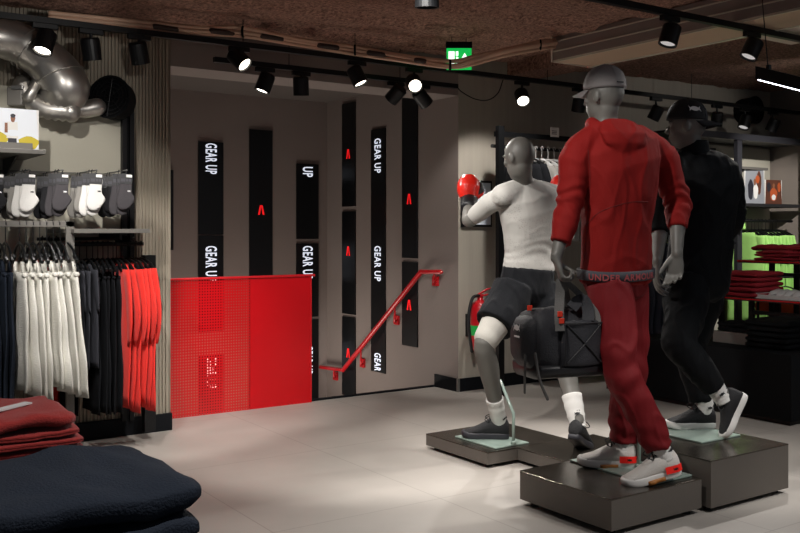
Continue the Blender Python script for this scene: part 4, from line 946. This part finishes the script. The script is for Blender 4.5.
def sneaker(t, ankle, toe_dir, up, colU, colS, patchm=None, gum=False, s=1.0, laces=None, emb=None, collar=.095, side=1, label=None, lace_m=None):
    """shoe with the heel under the ankle; local x forward, y left, z up from the sole's underside"""
    x=V(toe_dir).normalized(); y=V(up).cross(x).normalized(); z=x.cross(y).normalized(); o=V(ankle)-z*.095*s-x*.062*s
    def W(a,b,c): return o+(x*(.004+a*.92)+y*b*1.04+z*c)*s
    bm=B(); rings=[]
    for xx,hw,zt in ((.000,.022,.075),(.012,.034,.094),(.04,.040,.096),(.07,.041,.096),(.10,.041,.098),(.13,.040,.090),(.16,.042,.078),(.19,.045,.066),(.22,.047,.055),(.25,.046,.048),(.275,.038,.042),(.292,.022,.034)):
        z0=.018; r=[]
        for i in range(20):
            a=2*PI*i/20; cy=math.cos(a); cz=math.sin(a)
            wy=hw*math.copysign(abs(cy)**.75,cy)*(1 if cz<.2 else (1-.38*(cz-.2))); zz=z0+(zt-z0)*(.5+.5*math.copysign(abs(cz)**.8,cz)); r.append(W(xx,wy*1.04,zz*1.24-.004))
        rings.append(r)
    rings_mesh(bm,rings); sh=obj('shoe',bm,colU,t,True)
    if label: sh['label']=label
    bm=B(); out=[(0,0),(.004,.026),(.04,.036),(.10,.036),(.15,.040),(.20,.050),(.25,.050),(.285,.036),(.300,0)]
    loop=[(a,b) for a,b in out]+[(a,-b*.96) for a,b in out[-2:0:-1]]
    lp,_=smoothpath([V((a,b,0)) for a,b in loop+[loop[0]]],[1]*(len(loop)+1),3); lp=lp[:-1]
    def ts(a): return .010*max(0,(a-.2)/.1)**2
    rings=[[W(p.x+(.15-p.x)*k,p.y*(1-k),zz+ts(p.x)) for p in lp] for zz,k in ((0,.06),(.004,.01),(.016,-.01),(.028,.0),(.036,.05))]
    rings_mesh(bm,rings); so=obj('sole',bm,colS,sh,True)
    if gum:
        bm=B(); rings_mesh(bm,[[W(p.x*.36+.085,math.copysign(min(abs(p.y),.05)+.0045,p.y) if abs(p.y)>.02 else p.y*1.2,zz) for p in lp] for zz in (-.0015,.016)]); obj('gum_insert',bm,M['gum'],so,True)
    bm=B(); torus(bm,W(.062,0,.118),z+x*.12,.040*s,.006*s,24,8,x,.8); obj('collar',bm,lace_m or M['shoeb'],sh,True)
    bm=B()
    for i in range(5):
        a=.11+i*.022; h=.117-.018*i*1.1
        for k in (1,-1): tube(bm,[W(a,-.024*k,h-.006),W(a+.008,0,h+.006),W(a+.016,.024*k,h-.012)],.0032*s,6,3)
    for k in (1,-1): tube(bm,[W(.108,0,.115),W(.125,.022*k,.132),W(.15,.040*k,.115),W(.13,.032*k,.10),W(.112,.004*k,.112)],.0026*s,6,5)
    obj('laces',bm,laces or M['rubber'],sh,True)
    if patchm:
        for k in (1,-1):
            bm=B(); g=[]
            for i in range(7):
                xx=-.002+.088*i/6; hw=(.024,.0355,.040,.041,.0415,.0415,.0415)[i]+.0045
                g.append((bm.verts.new(W(xx,hw*k*1.03,.026)),bm.verts.new(W(xx,hw*k*1.02,.058))))
            for p,q in zip(g,g[1:]): bm.faces.new((p[0],q[0],q[1],p[1]))
            pt=obj('heel_patch',bm,patchm,sh)
            emblem(W(.035,.0480*k,.042),x*(-k),z,.022*s,M['logok'],pt)
    return sh
def sock(t, ankle, shin_dir, m, top=.17, r=(.052,.042,.043), emb=True, face=None):
    sd=V(shin_dir).normalized(); bm=B(); a=V(ankle)
    tube(bm,[a-sd*.02,a+sd*.012,a+sd*top*.4,a+sd*top*.8,a+sd*top],[.041,.043,r[1],r[0]*.95,r[0]],20,4,dome=False)
    for v in bm.verts: v.co+= (v.co-a).cross(sd).cross(sd).normalized()*(-.0018*math.sin((v.co-a).dot(sd)*260)) if (v.co-a).cross(sd).length>1e-4 else V()
    so=obj('sock',bm,m,t,True)
    if emb and face is not None:
        f=V(face).normalized(); f=(f-sd*f.dot(sd)).normalized(); r_=f.cross(sd).normalized()
        emblem(a+sd*top*.28+f*(r[1]+.006),-r_,sd,.03,M['logok'],so)
    return so
def glass_base(t, cx, cy, z, w_, d_, rod_from=None, rod_to=None, rz=0):
    a=V((math.cos(rz),math.sin(rz),0)); b=V((-math.sin(rz),math.cos(rz),0))
    obj('glass_base',obox(B(),V((cx,cy,z+.005)),a*w_/2,b*d_/2,UP*.004,.0015),M['frost'],t)
    if rod_from:
        bm=B(); rf=V(rod_from); rt=V(rod_to); tube(bm,[rf,rf+UP*.17,rt],.009,12,0,dome=False); cyl(bm,rf,rf+UP*.02,.016)
        obj('support_rod',bm,M['frost'],t,True)
def hdir(deg):  # deg to the left of the view axis
    a=math.radians(deg); return F*math.cos(a)-R*math.sin(a)
def left_of(f): return UP.cross(f).normalized()

# ------------------------------------------------------------------ boxer in white
t=thing('mannequin','boxing mannequin in a tight white shirt and black shorts with a red glove','mannequin',tuple(G(520,440,.09)))
J=dict(head=P(519.5,158,5.22),neck=P(524,183,5.32),chest=P(531,213,5.34),waist=P(530,252,5.36),pelvis=P(527,285,5.36),
 shL=P(503,193,5.22),elL=P(469,221,5.42),wrL=P(469,200,5.60),shR=P(553,193,5.44),elR=P(566,222,5.55),wrR=P(562,200,5.72),
 hipL=P(514,293,5.30),knL=P(484,343,5.12),anL=P(499,422,5.36),hipR=P(540,293,5.42),knR=P(562,350,5.30),anR=P(578,425,5.08))
f=hdir(24); lt=left_of(f)
gl=[]
body(J,left_of(hdir(35)),lt,hdir(38),t,[((J['wrL'],J['wrL']-J['elL']+F*.05,R,F),dict(curl=(1.2,1.2,1.2,1.2))),((J['wrR'],J['wrR']-J['elR']+F*.05,-R,F),dict(curl=(1.2,1.2,1.2,1.2)))],1.02,(UP-R*.1+F*.12).normalized())
def boxing_glove(t,w_,el,side,m):
    d=(w_-el).normalized(); d=(UP*.72+F*.3-R*.0+d*.25).normalized(); a=(R-d*R.dot(d)).normalized(); n=a.cross(d)
    bm=B(); 
    loft(bm,[(w_-d*.0,a*.046,n*.048),(w_+d*.03,a*.060,n*.064),(w_+d*.07,a*.072,n*.078),(w_+d*.115,a*.070,n*.076),(w_+d*.15,a*.052,n*.06),(w_+d*.162,a*.024,n*.034)],22)
    tube(bm,[w_+d*.035+a*.05,w_+d*.07+a*.068-n*.01,w_+d*.10+a*.055-n*.02],[.024,.027,.022],14,4)
    g=fuse('boxing_glove',bm,m,t,.005,6)
    g_=1; bm=B(); tube(bm,[w_+d*.045+a*.036,w_+d*.075+a*.056,w_+d*.10+a*.057],[.036,.038,.03],16,4); obj('palm_panel',bm,M['blackleather'],g,True)
    bm=B(); e=(el-w_).normalized(); tube(bm,[w_+d*.03,w_,w_+e*.05,w_+e*.10],[.055,.052,.054,.050],18,3,dome=False)
    for v in bm.verts: pass
    obj('wrist_strap',bm,M['blackleather'],g,True); return g
boxing_glove(t,J['wrL'],J['elL'],1,M['redglove']); boxing_glove(t,J['wrR'],J['elR'],1,M['redglove'])
# shirt
bm=B(); loft(bm,torso_rings(J,left_of(hdir(30)),lt,0,.2,3,lambda k:.010 if k<2.9 else .008,1.02),28,2.3)
for s in 'LR':
    sh,el=J['sh'+s],J['el'+s]
    tube(bm,[J['neck']-UP*.045,(J['neck']+sh)/2-UP*.018,sh-UP*.014],[.064,.064,.066],16,4)
    tube(bm,[sh+(J['chest']-sh)*.2,sh*.7+el*.3,sh*.4+el*.6,sh*.22+el*.78],[.062,.060,.055,.052],18,4)
def bx(p,n):
    k=max(0,1-abs(p.z-(J['waist'].z-.01))/.13); return .0028*k*math.sin(p.z*150+14*noise.noise(p*5))*(.5+noise.noise(p*7))
def meshshirt():
    m=mat('white_compression_shirt','#a3a19c',.8,sheen=.1); b=m.node_tree.nodes['Principled BSDF']; L=m.node_tree.links
    tc=N(m,'ShaderNodeTexCoord'); vo=N(m,'ShaderNodeTexVoronoi'); vo.inputs['Scale'].default_value=110; L.new(tc.outputs['Object'],vo.inputs[0])
    lo=N(m,'ShaderNodeTexNoise'); lo.inputs['Scale'].default_value=5; L.new(tc.outputs['Object'],lo.inputs[0])
    g=N(m,'ShaderNodeMath',operation='GREATER_THAN'); g.inputs[1].default_value=.52; L.new(lo.outputs[0],g.inputs[0])
    d=N(m,'ShaderNodeMath',operation='LESS_THAN'); d.inputs[1].default_value=.30; L.new(vo.outputs[0],d.inputs[0])
    mu=N(m,'ShaderNodeMath',operation='MULTIPLY'); L.new(g.outputs[0],mu.inputs[0]); L.new(d.outputs[0],mu.inputs[1])
    mx=N(m,'ShaderNodeMixRGB'); mx.inputs[1].default_value=lin('#a3a19c'); mx.inputs[2].default_value=lin('#918f8b'); L.new(mu.outputs[0],mx.inputs[0]); L.new(mx.outputs[0],b.inputs['Base Color'])
    return m
fuse('shirt',bm,meshshirt(),t,.006,9,wr_noise(.002,(9,9,9),3,bx))
# thigh tights and shorts
bm=B()
for s in 'LR':
    hp,kn=J['hip'+s],J['kn'+s]; tube(bm,[hp,hp*.75+kn*.25,hp*.4+kn*.6,hp*.1+kn*.9],[.10,.100,.084,.073],20,4)
fuse('compression_tights',bm,M['white'],t,.007,4)
bm=B(); loft(bm,torso_rings(J,left_of(hdir(35)),lt,.016,-.2,.6),28,2.2)
for s,k in (('L',.66),('R',.72)):
    hp,kn=J['hip'+s],J['kn'+s]; tube(bm,[hp+UP*.03,hp*.75+kn*.25,hp*(1-k)+kn*k],[.122,.122,.118],22,4,dome=False)
fuse('shorts',bm,M['blackfab'],t,.007,6,wr_noise(.006,(14,14,5),5))
# socks and shoes
z0=.09+.009
an=J['anL']; shin=(J['knL']-an); sock(t,an,shin,M['sockw'],.17,(.051,.046,.046),True,-F*.8+R*.6)
gd=G(499,438,z0); an2=V((an.x,an.y,z0+.095)); 
sneaker(t,V((an.x,an.y,z0+.093)),-R*.93+F*.12,UP,M['shoeb'],M['soleg'],s=1.0,label='left black trainer, flat on the plinth')
an=J['anR']; shin=(J['knR']-an); sock(t,an,shin,M['sockw'],.17,(.057,.050,.048),True,-F)
up_=(UP*.93-R*.0+F*.35).normalized(); td=(R*.42+F*.75-UP*.42).normalized()
sneaker(t,V((an.x,an.y,an.z)),td,UP,M['shoeb'],M['soleg'],s=.98,label='right black trainer with its heel raised')
g1,g2,g3=G(455,437.4,.09),G(489,448.9,.09),G(529,443.7,.09); glass_base(t,(g1.x+g3.x)/2,(g1.y+g3.y)/2,.09,g3.x-g1.x,g1.y-g3.y,tuple(P(513.5,444,5.17)),tuple(P(500,380,5.28)))

# ------------------------------------------------------------------ red hooded mannequin
t=thing('mannequin','mannequin in a grey cap and red hooded suit carrying the duffel bag','mannequin',tuple(G(632,474,.164)))
J=dict(head=P(604,97,4.34),neck=P(607,127,4.34),chest=P(617,168,4.35),waist=P(617,222,4.36),pelvis=P(616,272,4.38),
 shL=P(578,147,4.28),elL=P(569,205,4.24),wrL=P(556,258,4.16),shR=P(659,147,4.42),elR=P(678,202,4.46),wrR=P(677,254,4.36),
 hipL=P(610,285,4.29),knL=P(620,368,4.20),anL=P(664,456,4.17),hipR=P(626,285,4.46),knR=P(630,368,4.46),anR=P(623,450,4.44))
f=hdir(14); lt=left_of(f); lh=left_of(hdir(34)); hf=hdir(42)
body(J,lh,lt,hf,t,[((J['wrL'],-UP*.9+R*.25-F*.05,R,F),dict(curl=(1.25,1.25,1.25,1.2),thumb=(.6,.2,.6))),((J['wrR'],-UP-R*.12+F*.0,-R*.6-F*.6,-R*.8+F*.45),dict(curl=(.45,.6,.7,.75),thumb=(.8,.5,.35)))],1.0)
def rhood(bm):
    loft(bm,torso_rings(J,lh,lt,0,-.05,2.8,lambda k:.029 if k<.6 else .032,1.0),32,2.3)
    for s in 'LR':
        sh,el,wr=J['sh'+s],J['el'+s],J['wr'+s]
        tube(bm,[J['neck']-UP*.05,(J['neck']+sh)/2-UP*.016,sh-UP*.022+(J['neck']-sh)*.05],[.074,.074,.070],18,4)
        k=.72 if s=='L' else .5
        tube(bm,[sh+(J['chest']-sh)*.25-UP*.01,sh*.8+el*.2,sh*.55+el*.45,sh*.25+el*.75,el,el*(1-k*.5)+wr*k*.5,el*(1-k)+wr*k],[.070,.073,.070,.064,.062,.056,.050],20,4,dome=False)
    # hood lying on the shoulders
    c=J['neck']; b=-f
    bm2=bm; torus(bm2,c+UP*.002+b*.012,UP*.9+b*.35,.078,.032,28,12)
    loft(bm2,[(c+UP*.015+b*.075+R*.015,lt*.085,b*.035),(c-UP*.04+b*.115+R*.02,lt*.115,b*.040),(c-UP*.09+b*.128+R*.025,lt*.095,b*.030),(c-UP*.135+b*.12+R*.03,lt*.045,b*.016)],22)
eL=arm_rings(J['elL']+UP*.02,J['wrL']-J['shL'],.14,.008,120); eR=arm_rings(J['elR']+UP*.02,J['wrR']-J['shR'],.14,.008,120)
def rd(p,n):
    v=eL(p,n)+eR(p,n)
    # folds dropping from the armpits
    return v+.004*math.sin((p-J['chest']).dot(R)*60+p.z*30)*max(0,1-abs(p.z-1.35)/.25)*.6+.0028*max(0,1-abs(noise.noise(V((p.x*5+p.z*4,p.y*5,p.z*3))))/.12)*(1 if p.z<1.6 else .3)
bm=B(); rhood(bm); hood=fuse('hooded_jacket',bm,M['red'],t,.0065,10,wr_noise(.006,(10,10,4),9,rd))
# hem band
hemc=J['pelvis']+UP*.005
rg=torso_rings(J,lh,lt,.0385,-.05,.1); c0,ax0,ay0=rg[-1]
def bandpt(x_arc, z, off=.0):
    # walk along the ellipse from the point facing the viewer
    best=None; a=math.atan2(-(F.dot(ay0))/ay0.length, -(F.dot(ax0))/ax0.length)
    step=.003; n=int(abs(x_arc)/step); sg=1 if x_arc>0 else -1
    def pt(a): 
        ca,sa=math.cos(a),math.sin(a); pw=2/2.3
        return ax0*math.copysign(abs(ca)**pw,ca)+ay0*math.copysign(abs(sa)**pw,sa)
    dsg=1 if (pt(a+.01)-pt(a)).dot(R)>0 else -1
    rem=abs(x_arc)
    while rem>0:
        q=pt(a); a2=a+sg*dsg*.02; dl=(pt(a2)-q).length
        if dl>rem: a+=sg*dsg*.02*rem/dl; break
        a=a2; rem-=dl
    q=pt(a); return c0+q*(1+off/q.length)+UP*z
bm=B(); rings=[]
for dz,o_ in ((-.028,-.004),(-.026,.004),(0,.0055),(.018,.0055),(.020,-.004)):
    rings.append([c0+UP*dz+(ax0*math.copysign(abs(math.cos(2*PI*i/48))**(2/2.3),math.cos(2*PI*i/48))+ay0*math.copysign(abs(math.sin(2*PI*i/48))**(2/2.3),math.sin(2*PI*i/48)))*(1+o_/.17) for i in range(48)])
rings_mesh(bm,rings); hb=obj('hem_band',bm,M['band'],hood,True)
lettering('lettering','UNDER ARMOUR',None,R,UP,.34,.030,M['bandtext'],None,.02,fn=lambda a,b:bandpt(a+.035,b-.004,.0125)); L_=[o for o in bpy.data.objects if o.name.startswith('lettering')][-1]
# cuffs
bm=B()
rl=[o for o in [0]]
# trousers
bm=B(); loft(bm,torso_rings(J,lh,lt,0,-.2,.6,lambda k:.019),28,2.2)
for s in 'LR':
    hp,kn,an=J['hip'+s],J['kn'+s],J['an'+s]
    tube(bm,[hp,hp*.75+kn*.25,hp*.4+kn*.6,kn,kn*.7+an*.3,kn*.3+an*.7,an+(kn-an)*.10],[.096,.102,.094,.080,.078,.070,.061],22,5,dome=False)
def pr(p,n):
    zg=.006*math.sin(p.z*42+7*noise.noise(V((p.x*6,p.y*6,p.z*2))))*max(0,1-abs(p.z-.66)/.26)
    q=V((p.x*7,p.y*7,p.z*3.2)); cr=max(0,1-abs(noise.noise(q+V((0,0,p.x*3))))/.09)
    lo=.006*math.sin(p.z*75+6*noise.noise(p*6))*max(0,1-abs(p.z-.33)/.13)
    return zg+.006*cr+lo
fuse('trousers',bm,M['redpants'],t,.0075,3,wr_noise(.008,(12,12,4),2,pr))
z0=.164+.009
an=J['anL']; sock(t,an,J['knL']-an,M['sockw'],.12,(.053,.047,.048),False)
sneaker(t,V((an.x,an.y,an.z)),(-R*.90-F*.08-UP*.20),UP,M['shoew'],M['solew'],M['patch'],True,1.0,None,label='left white trainer with raised heel and red heel patch')
an=J['anR']; sock(t,an,J['knR']-an,M['sockw'],.12,(.053,.047,.048),False)
sneaker(t,V((an.x,an.y,z0+.093)),(-R*.93+F*.12),UP,M['shoew'],M['solew'],M['patch'],True,1.0,None,label='right white trainer, flat on its glass base')
g=G(606,463,.164); glass_base(t,3.40,3.03,.164,.27,.52,tuple(G(639,468,.164+.009)),tuple(G(639,468,.164)+UP*.28+F*.02))
def cap(t,c,f,m,emb=None,up=UP,embdir=None,s=1.0,text=None):
    f=V(f).normalized(); l=up.cross(f).normalized(); f=l.cross(up); bm=B(); n=32; rings=[]
    for k in range(12):
        a=PI/2*k/11; r=math.cos(a); zz=math.sin(a)
        rings.append([c+(l*math.cos(2*PI*i/n)*.084*s*max(r,.01)**.85+f*math.sin(2*PI*i/n)*.106*s*max(r,.01)**.85)*(1+.006*(abs(math.cos(3*2*PI*i/n))<.2)*-1)+up*(zz*.102*s+.006) for i in range(n)])
    rings=[[p-up*.012 for p in rings[0]]]+rings
    rings_mesh(bm,rings); cp=obj('cap',bm,m,t,True)
    bm=B(); th=.004; top=[];bot=[]
    g=[]
    for i in range(15):
        a=-1.15+2.3*i/14; row=[]
        for j in range(6):
            q=j/5; e=c+l*math.sin(a)*(.080+.0*q)*s*(1-.02*q)+f*(math.cos(a)*.104*s+q*(.075*s*math.cos(a*.9)))-up*(.004+.018*q+.030*(math.sin(a)**2)*(.4+.6*q))
            row.append(e)
        g.append(row)
    vt=[[bm.verts.new(p+up*th/2) for p in r] for r in g]; 
    for a_,b_ in zip(vt,vt[1:]):
        for j in range(5): bm.faces.new((a_[j],b_[j],b_[j+1],a_[j+1]))
    br=obj('brim',bm,m,cp,True); md=br.modifiers.new('s','SOLIDIFY'); md.thickness=.004
    bm=B(); ball(bm,c+up*(.109*s),.009,.009,.005,(l,f,up),12); obj('button',bm,m,cp,True)
    bm=B()
    for k in range(3):
        th_=PI*k/3+.0; pts=[]
        for i in range(17):
            a=PI*i/16; rr=abs(math.cos(a))**.85*math.copysign(1,math.cos(a)) if abs(math.cos(a))>1e-6 else 0
            pts.append(c+(l*math.cos(th_)*.0845*s+f*math.sin(th_)*.1065*s)*rr+up*(math.sin(a)*.1025*s+.006))
        tube(bm,pts,.0013,5,0)
    obj('seams',bm,m,cp,True)
    if embdir is not None:
        e=V(embdir).normalized(); e=(e-up*e.dot(up)).normalized(); rad=1/math.sqrt((e.dot(l)/(.084*s))**2+(e.dot(f)/(.106*s))**2)
        r_=up.cross(e).normalized(); emblem(c+e*(rad*.92+.010)+up*.047,r_,(up*.8-e*.6),.062,emb,cp)
    if text is not None:
        e=V(text).normalized(); rad=1/math.sqrt((e.dot(l)/(.084*s))**2+(e.dot(f)/(.106*s))**2); r_=up.cross(e).normalized()
        bm=B(); obox(bm,c+e*(rad+.001)+up*.014,r_*.020,e*.001,UP*.003); obj('back_strap_print',bm,M['logok'],cp)
    return cp
cap(t,J['head']+UP*.042-hf*.004,hf,M['cap'],text=(R*.55-F).normalized())

# ------------------------------------------------------------------ black mannequin
t=thing('mannequin','mannequin in a black tracksuit with a backward black cap, stepping forward','mannequin',tuple(G(710,432,.244)))
J=dict(head=P(687,127,4.90),neck=P(694,153,4.92),chest=P(702,190,4.92),waist=P(701,235,4.92),pelvis=P(698,275,4.92),
 shL=P(675,170,4.84),elL=P(661,218,4.80),wrL=P(657,262,4.72),shR=P(727,170,5.02),elR=P(733,215,5.08),wrR=P(715,250,5.16),
 hipL=P(688,288,4.85),knL=P(680,345,4.66),anL=P(722,398,4.70),hipR=P(704,288,4.99),knR=P(690,350,4.96),anR=P(704,413,4.92))
f=hdir(20); lt=left_of(f); lh=left_of(hdir(34)); hf=hdir(62)
body(J,lh,lt,hf,t,[((J['wrL'],-UP-R*.05,R,F),dict(curl=(.35,.4,.5,.55))),((J['wrR'],-UP*.6-R*.6+F*.3,F,UP),dict(curl=(.5,.5,.5,.5)))],1.0)
bm=B(); loft(bm,torso_rings(J,lh,lt,0,-.2,2.8,lambda k:.036,1.0),32,2.3)
for s in 'LR':
    sh,el,wr=J['sh'+s],J['el'+s],J['wr'+s]
    tube(bm,[J['neck']-UP*.05,(J['neck']+sh)/2-UP*.018,sh-UP*.024],[.074,.073,.071],18,4)
    k=.35 if s=='L' else .75
    tube(bm,[sh+(J['chest']-sh)*.2,sh*.65+el*.35,sh*.3+el*.7,el,el*(1-k)+wr*k],[.084,.077,.072,.070,.058],20,4,dome=False)
tube(bm,[J['neck']-UP*.03,J['neck']+UP*.03],[.078,.070],20,0,dome=False)
jk=fuse('jacket',bm,M['blackjk'],t,.0075,10,wr_noise(.009,(10,10,5),21,arm_rings(J['elR'],UP,.15,.008,90)))
bm=B(); tube(bm,[J['neck']-UP*.02,J['neck']+UP*.03,J['neck']+UP*.062],[.088,.078,.074],24,3,dome=False); obj('collar',bm,M['blackjk'],jk,True)
bm=B(); loft(bm,torso_rings(J,lh,lt,0,-.2,.4,lambda k:.022),28,2.2)
for s in 'LR':
    hp,kn,an=J['hip'+s],J['kn'+s],J['an'+s]
    tube(bm,[hp+UP*.05,hp*.75+kn*.25,hp*.4+kn*.6,kn,kn*.7+an*.3,an+(kn-an)*.2],[.112,.112,.096,.084,.078,.060],22,5,dome=False)
fuse('trousers',bm,M['blackjk'],t,.008,3,wr_noise(.009,(12,12,6),31))
z0=.244+.009
an=J['anR']; sock(t,an,UP+R*.0,M['sockw'],.13,(.053,.048,.048),True,-F+R*.3)
sneaker(t,V((an.x,an.y,z0+.093)),(-R*.95-F*.05),UP,M['shoeb'],M['solew'],s=.98,label='right black trainer with a white sole, flat on the glass')
an=J['anL']; sock(t,an,(-R*.5+UP*.8),M['sockw'],.12,(.053,.047,.048),True,-F)
sneaker(t,P(727,397,4.70),(-R*.40-UP*.9+F*.05),(UP*.38-R*.88),M['shoeb'],M['solew'],s=.92,label='left black trainer standing on its toe, white sole facing right')
g2,g3=G(702,444,.244),G(740,436,.244); glass_base(t,(g2.x+g3.x)/2,(g2.y+3.28)/2,.244,g3.x-g2.x,3.28-g2.y)
cap(t,J['head']+UP*.040,(R*.92-F*.25-UP*.0).normalized(),M['capk'],M['logo'],(UP+R*.05).normalized(),(R*.12-F))

# ------------------------------------------------------------------ duffel bag
bc=P(560,340,4.28); bx_=(R*.93+F*.36).normalized(); by=UP.cross(bx_).normalized()   # bx along the bag, by away
t=thing('duffel_bag','black duffel bag with small orange-red tabs hanging from the red mannequin\'s hand','bag',tuple(bc))
hl,hd,hh=.178,.13,.155
def bagshell(k,z0,z1,infl=0):
    bm=B(); rings=[]; n=40
    for i in range(17):
        q=i/16; x=(q*2-1)*hl; e=1-abs(q*2-1)**6*.12
        r=[]
        for j in range(n):
            a=2*PI*j/n; c_,s_=math.cos(a),math.sin(a)
            yy=math.copysign(abs(c_)**.62,c_)*hd*e; zz=math.copysign(abs(s_)**.62,s_)*hh*e
            if zz>0: yy*=1-.25*(zz/hh)**2; zz*=1+.05*noise.noise(V((x*8,yy*8,1)))
            nn=noise.noise(V((x*9,yy*9,zz*9)))*.008+noise.noise(V((x*22,yy*22,zz*22)))*.004
            r.append(bc+bx_*(x*(1-.05*max(0,zz)/hh))+by*(yy+nn)+UP*(zz+nn))
        rings.append(r)
    rings_mesh(bm,rings); return bm
bodyb=obj('bag_body',bagshell(0,0,0),M['bag'],t,True)
# coated base
bm=B(); rings=[]
for x,e in ((-hl-.006,.9),(-hl+.01,1),(0,1.0),(hl-.01,1),(hl+.006,.9)):
    rings.append([bc+bx_*x+by*(y*hd*1.03*e)+UP*(z*hh) for y,z in ((-1,-.62),(-1.02,-.78),(-.93,-.95),(-.7,-1.03),(.7,-1.03),(.93,-.95),(1.02,-.78),(1,-.62))])
rings_mesh(bm,rings); bmesh.ops.bevel(bm,geom=bm.edges[:],offset=.004,segments=2,affect='EDGES'); obj('base_panel',bm,M['bagbase'],t,True)
# front pocket with crossed seams
def bp_(x,z,o=0): return bc+bx_*x-by*(hd+o)+UP*z
bm=B(); loft(bm,[(bp_(-.075,-.10,.004)+UP*.0,UP*.01,by*.01),(bp_(-.07,-.0,.006),UP*.10,by*.016),(bp_(.03,.0,.012),UP*.105,by*.018),(bp_(.13,.0,.006),UP*.10,by*.016),(bp_(.137,.0,.0),UP*.09,by*.01)],24,4); obj('front_pocket',bm,M['bag'],t,True)
bm=B()
for a,b in (((-.055,.085),(.12,-.085)),((-.055,-.085),(.12,.085)),((-.065,.092),(.125,.092)),((.13,-.09),(.13,.09)),((-.068,-.09),(-.068,.09))):
    tube(bm,[bp_(a[0],a[1],.026),bp_((a[0]+b[0])/2,(a[1]+b[1])/2,.034),bp_(b[0],b[1],.026)],.0035,6,4)
obj('seams',bm,M['bagbase'],t,True)
bm=B(); pts=[bc+bx_*(hl*k)+by*(-.03)+UP*(hh*.99-.005*abs(k)) for k in (-.9,-.4,0,.4,.9)]; tube(bm,pts,.006,6,3); obj('zip',bm,M['strap'],t,True)
# handles to the hand
hnd=P(561,277,4.20)
def flat(pts,wv,th,m,nm):
    bm=B(); pts,_=smoothpath(pts,[1]*len(pts),6); wv=V(wv)
    rings=[]
    for i,p in enumerate(pts):
        tg=(pts[min(i+1,len(pts)-1)]-pts[max(i-1,0)]).normalized(); n_=tg.cross(wv).normalized()*th; w2=n_.cross(tg).normalized()*wv.length
        rings.append([p+w2+n_,p-w2+n_,p-w2-n_,p+w2-n_])
    rings_mesh(bm,rings); return obj(nm,bm,m,t)
flat([bp_(-.09,.06,.02),bp_(-.085,.13,.004),bp_(-.05,.20,-.05),hnd+R*.0-UP*.01],R*.021,.002,M['strap'],'handle_strap')
flat([bp_(.11,.08,.02),bp_(.105,.14,.0),bp_(.05,.22,-.05),hnd+UP*.0],R*.014,.002,M['strap'],'handle_strap')
flat([bc+by*.09+bx_*.10+UP*.14,bc+by*.05+bx_*.06+UP*.22,hnd],R*.016,.002,M['strap'],'handle_strap')
flat([bp_(.0,.155,-.03),bp_(.03,.185,-.03),bp_(.06,.19,-.02),bp_(.07,.15,-.005),bp_(.06,.10,.014)],R*.026,.004,M['bag'],'grip_wrap')
# end pocket, emblem, tabs
E=bc-bx_*(hl)
bm=B(); loft(bm,[(E+UP*.0-bx_*-.02,by*.10,UP*.125),(E-bx_*.012,by*.095,UP*.115),(E-bx_*.026,by*.08,UP*.10)],24,4); ep=obj('end_pocket',bm,M['bag'],t,True)
emblem(E-bx_*.064-by*.03+UP*.07,-by,UP,.055,M['logo'],ep)
bm=B(); obox(bm,E-bx_*.064-by*.03+UP*.030,by*.024,bx_*.0008,UP*.004); obj('printed_line',bm,M['logo'],ep)
for p in (bp_(-.085,.135,.012),bc-bx_*(hl-.008)-by*.02+UP*.155,bp_(-.083,.105,.022)): obj('red_tab',obox(B(),p,bx_*.012,by*.004,UP*.012,.002),M['tagred'],t)
bm=B(); tube(bm,[E-bx_*.03-by*.05-UP*.02,E-bx_*.045-by*.07-UP*.09,E-bx_*.04-by*.06-UP*.22],.006,6,4); tube(bm,[E-bx_*.02-by*.12-UP*.04,E-bx_*.01-by*.14-UP*.15,E+bx_*.03-by*.14-UP*.24],.007,6,4); obj('loose_strap',bm,M['strap'],t,True)
for o in [L_]:
    o.parent=hb; o.matrix_parent_inverse=Matrix()
# stitched seam curving across the back of the hooded jacket, laid on its surface
def surf_line(target, pts, r, m, nm):
    from mathutils.bvhtree import BVHTree
    bv=BVHTree.FromPolygons([v.co for v in target.data.vertices],[p.vertices[:] for p in target.data.polygons])
    out=[]
    sp,_=smoothpath([V(p) for p in pts],[1]*len(pts),8)
    for p in sp:
        d_=(p-V((0,0,H))).normalized(); h=bv.ray_cast(V((0,0,H))+d_*1.0,d_)
        if h[0] is not None: out.append(h[0]+h[1]*.0004)
    if len(out)>2:
        bm=B(); tube(bm,out,r,6,0,dome=False); o=obj(nm,bm,m,target,True); o.matrix_parent_inverse=Matrix(); return o
dkred=mat('red_seam_thread','#5e0f0e',.8)
surf_line(hood,[P(586,226,4.3),P(597,214,4.3),P(612,207,4.3),P(632,202,4.3),P(648,202,4.3)],.0016,dkred,'back_seam')
surf_line(hood,[P(588,150,4.3),P(590,180,4.3),P(588,215,4.3),P(584,262,4.3)],.0014,dkred,'side_seam')
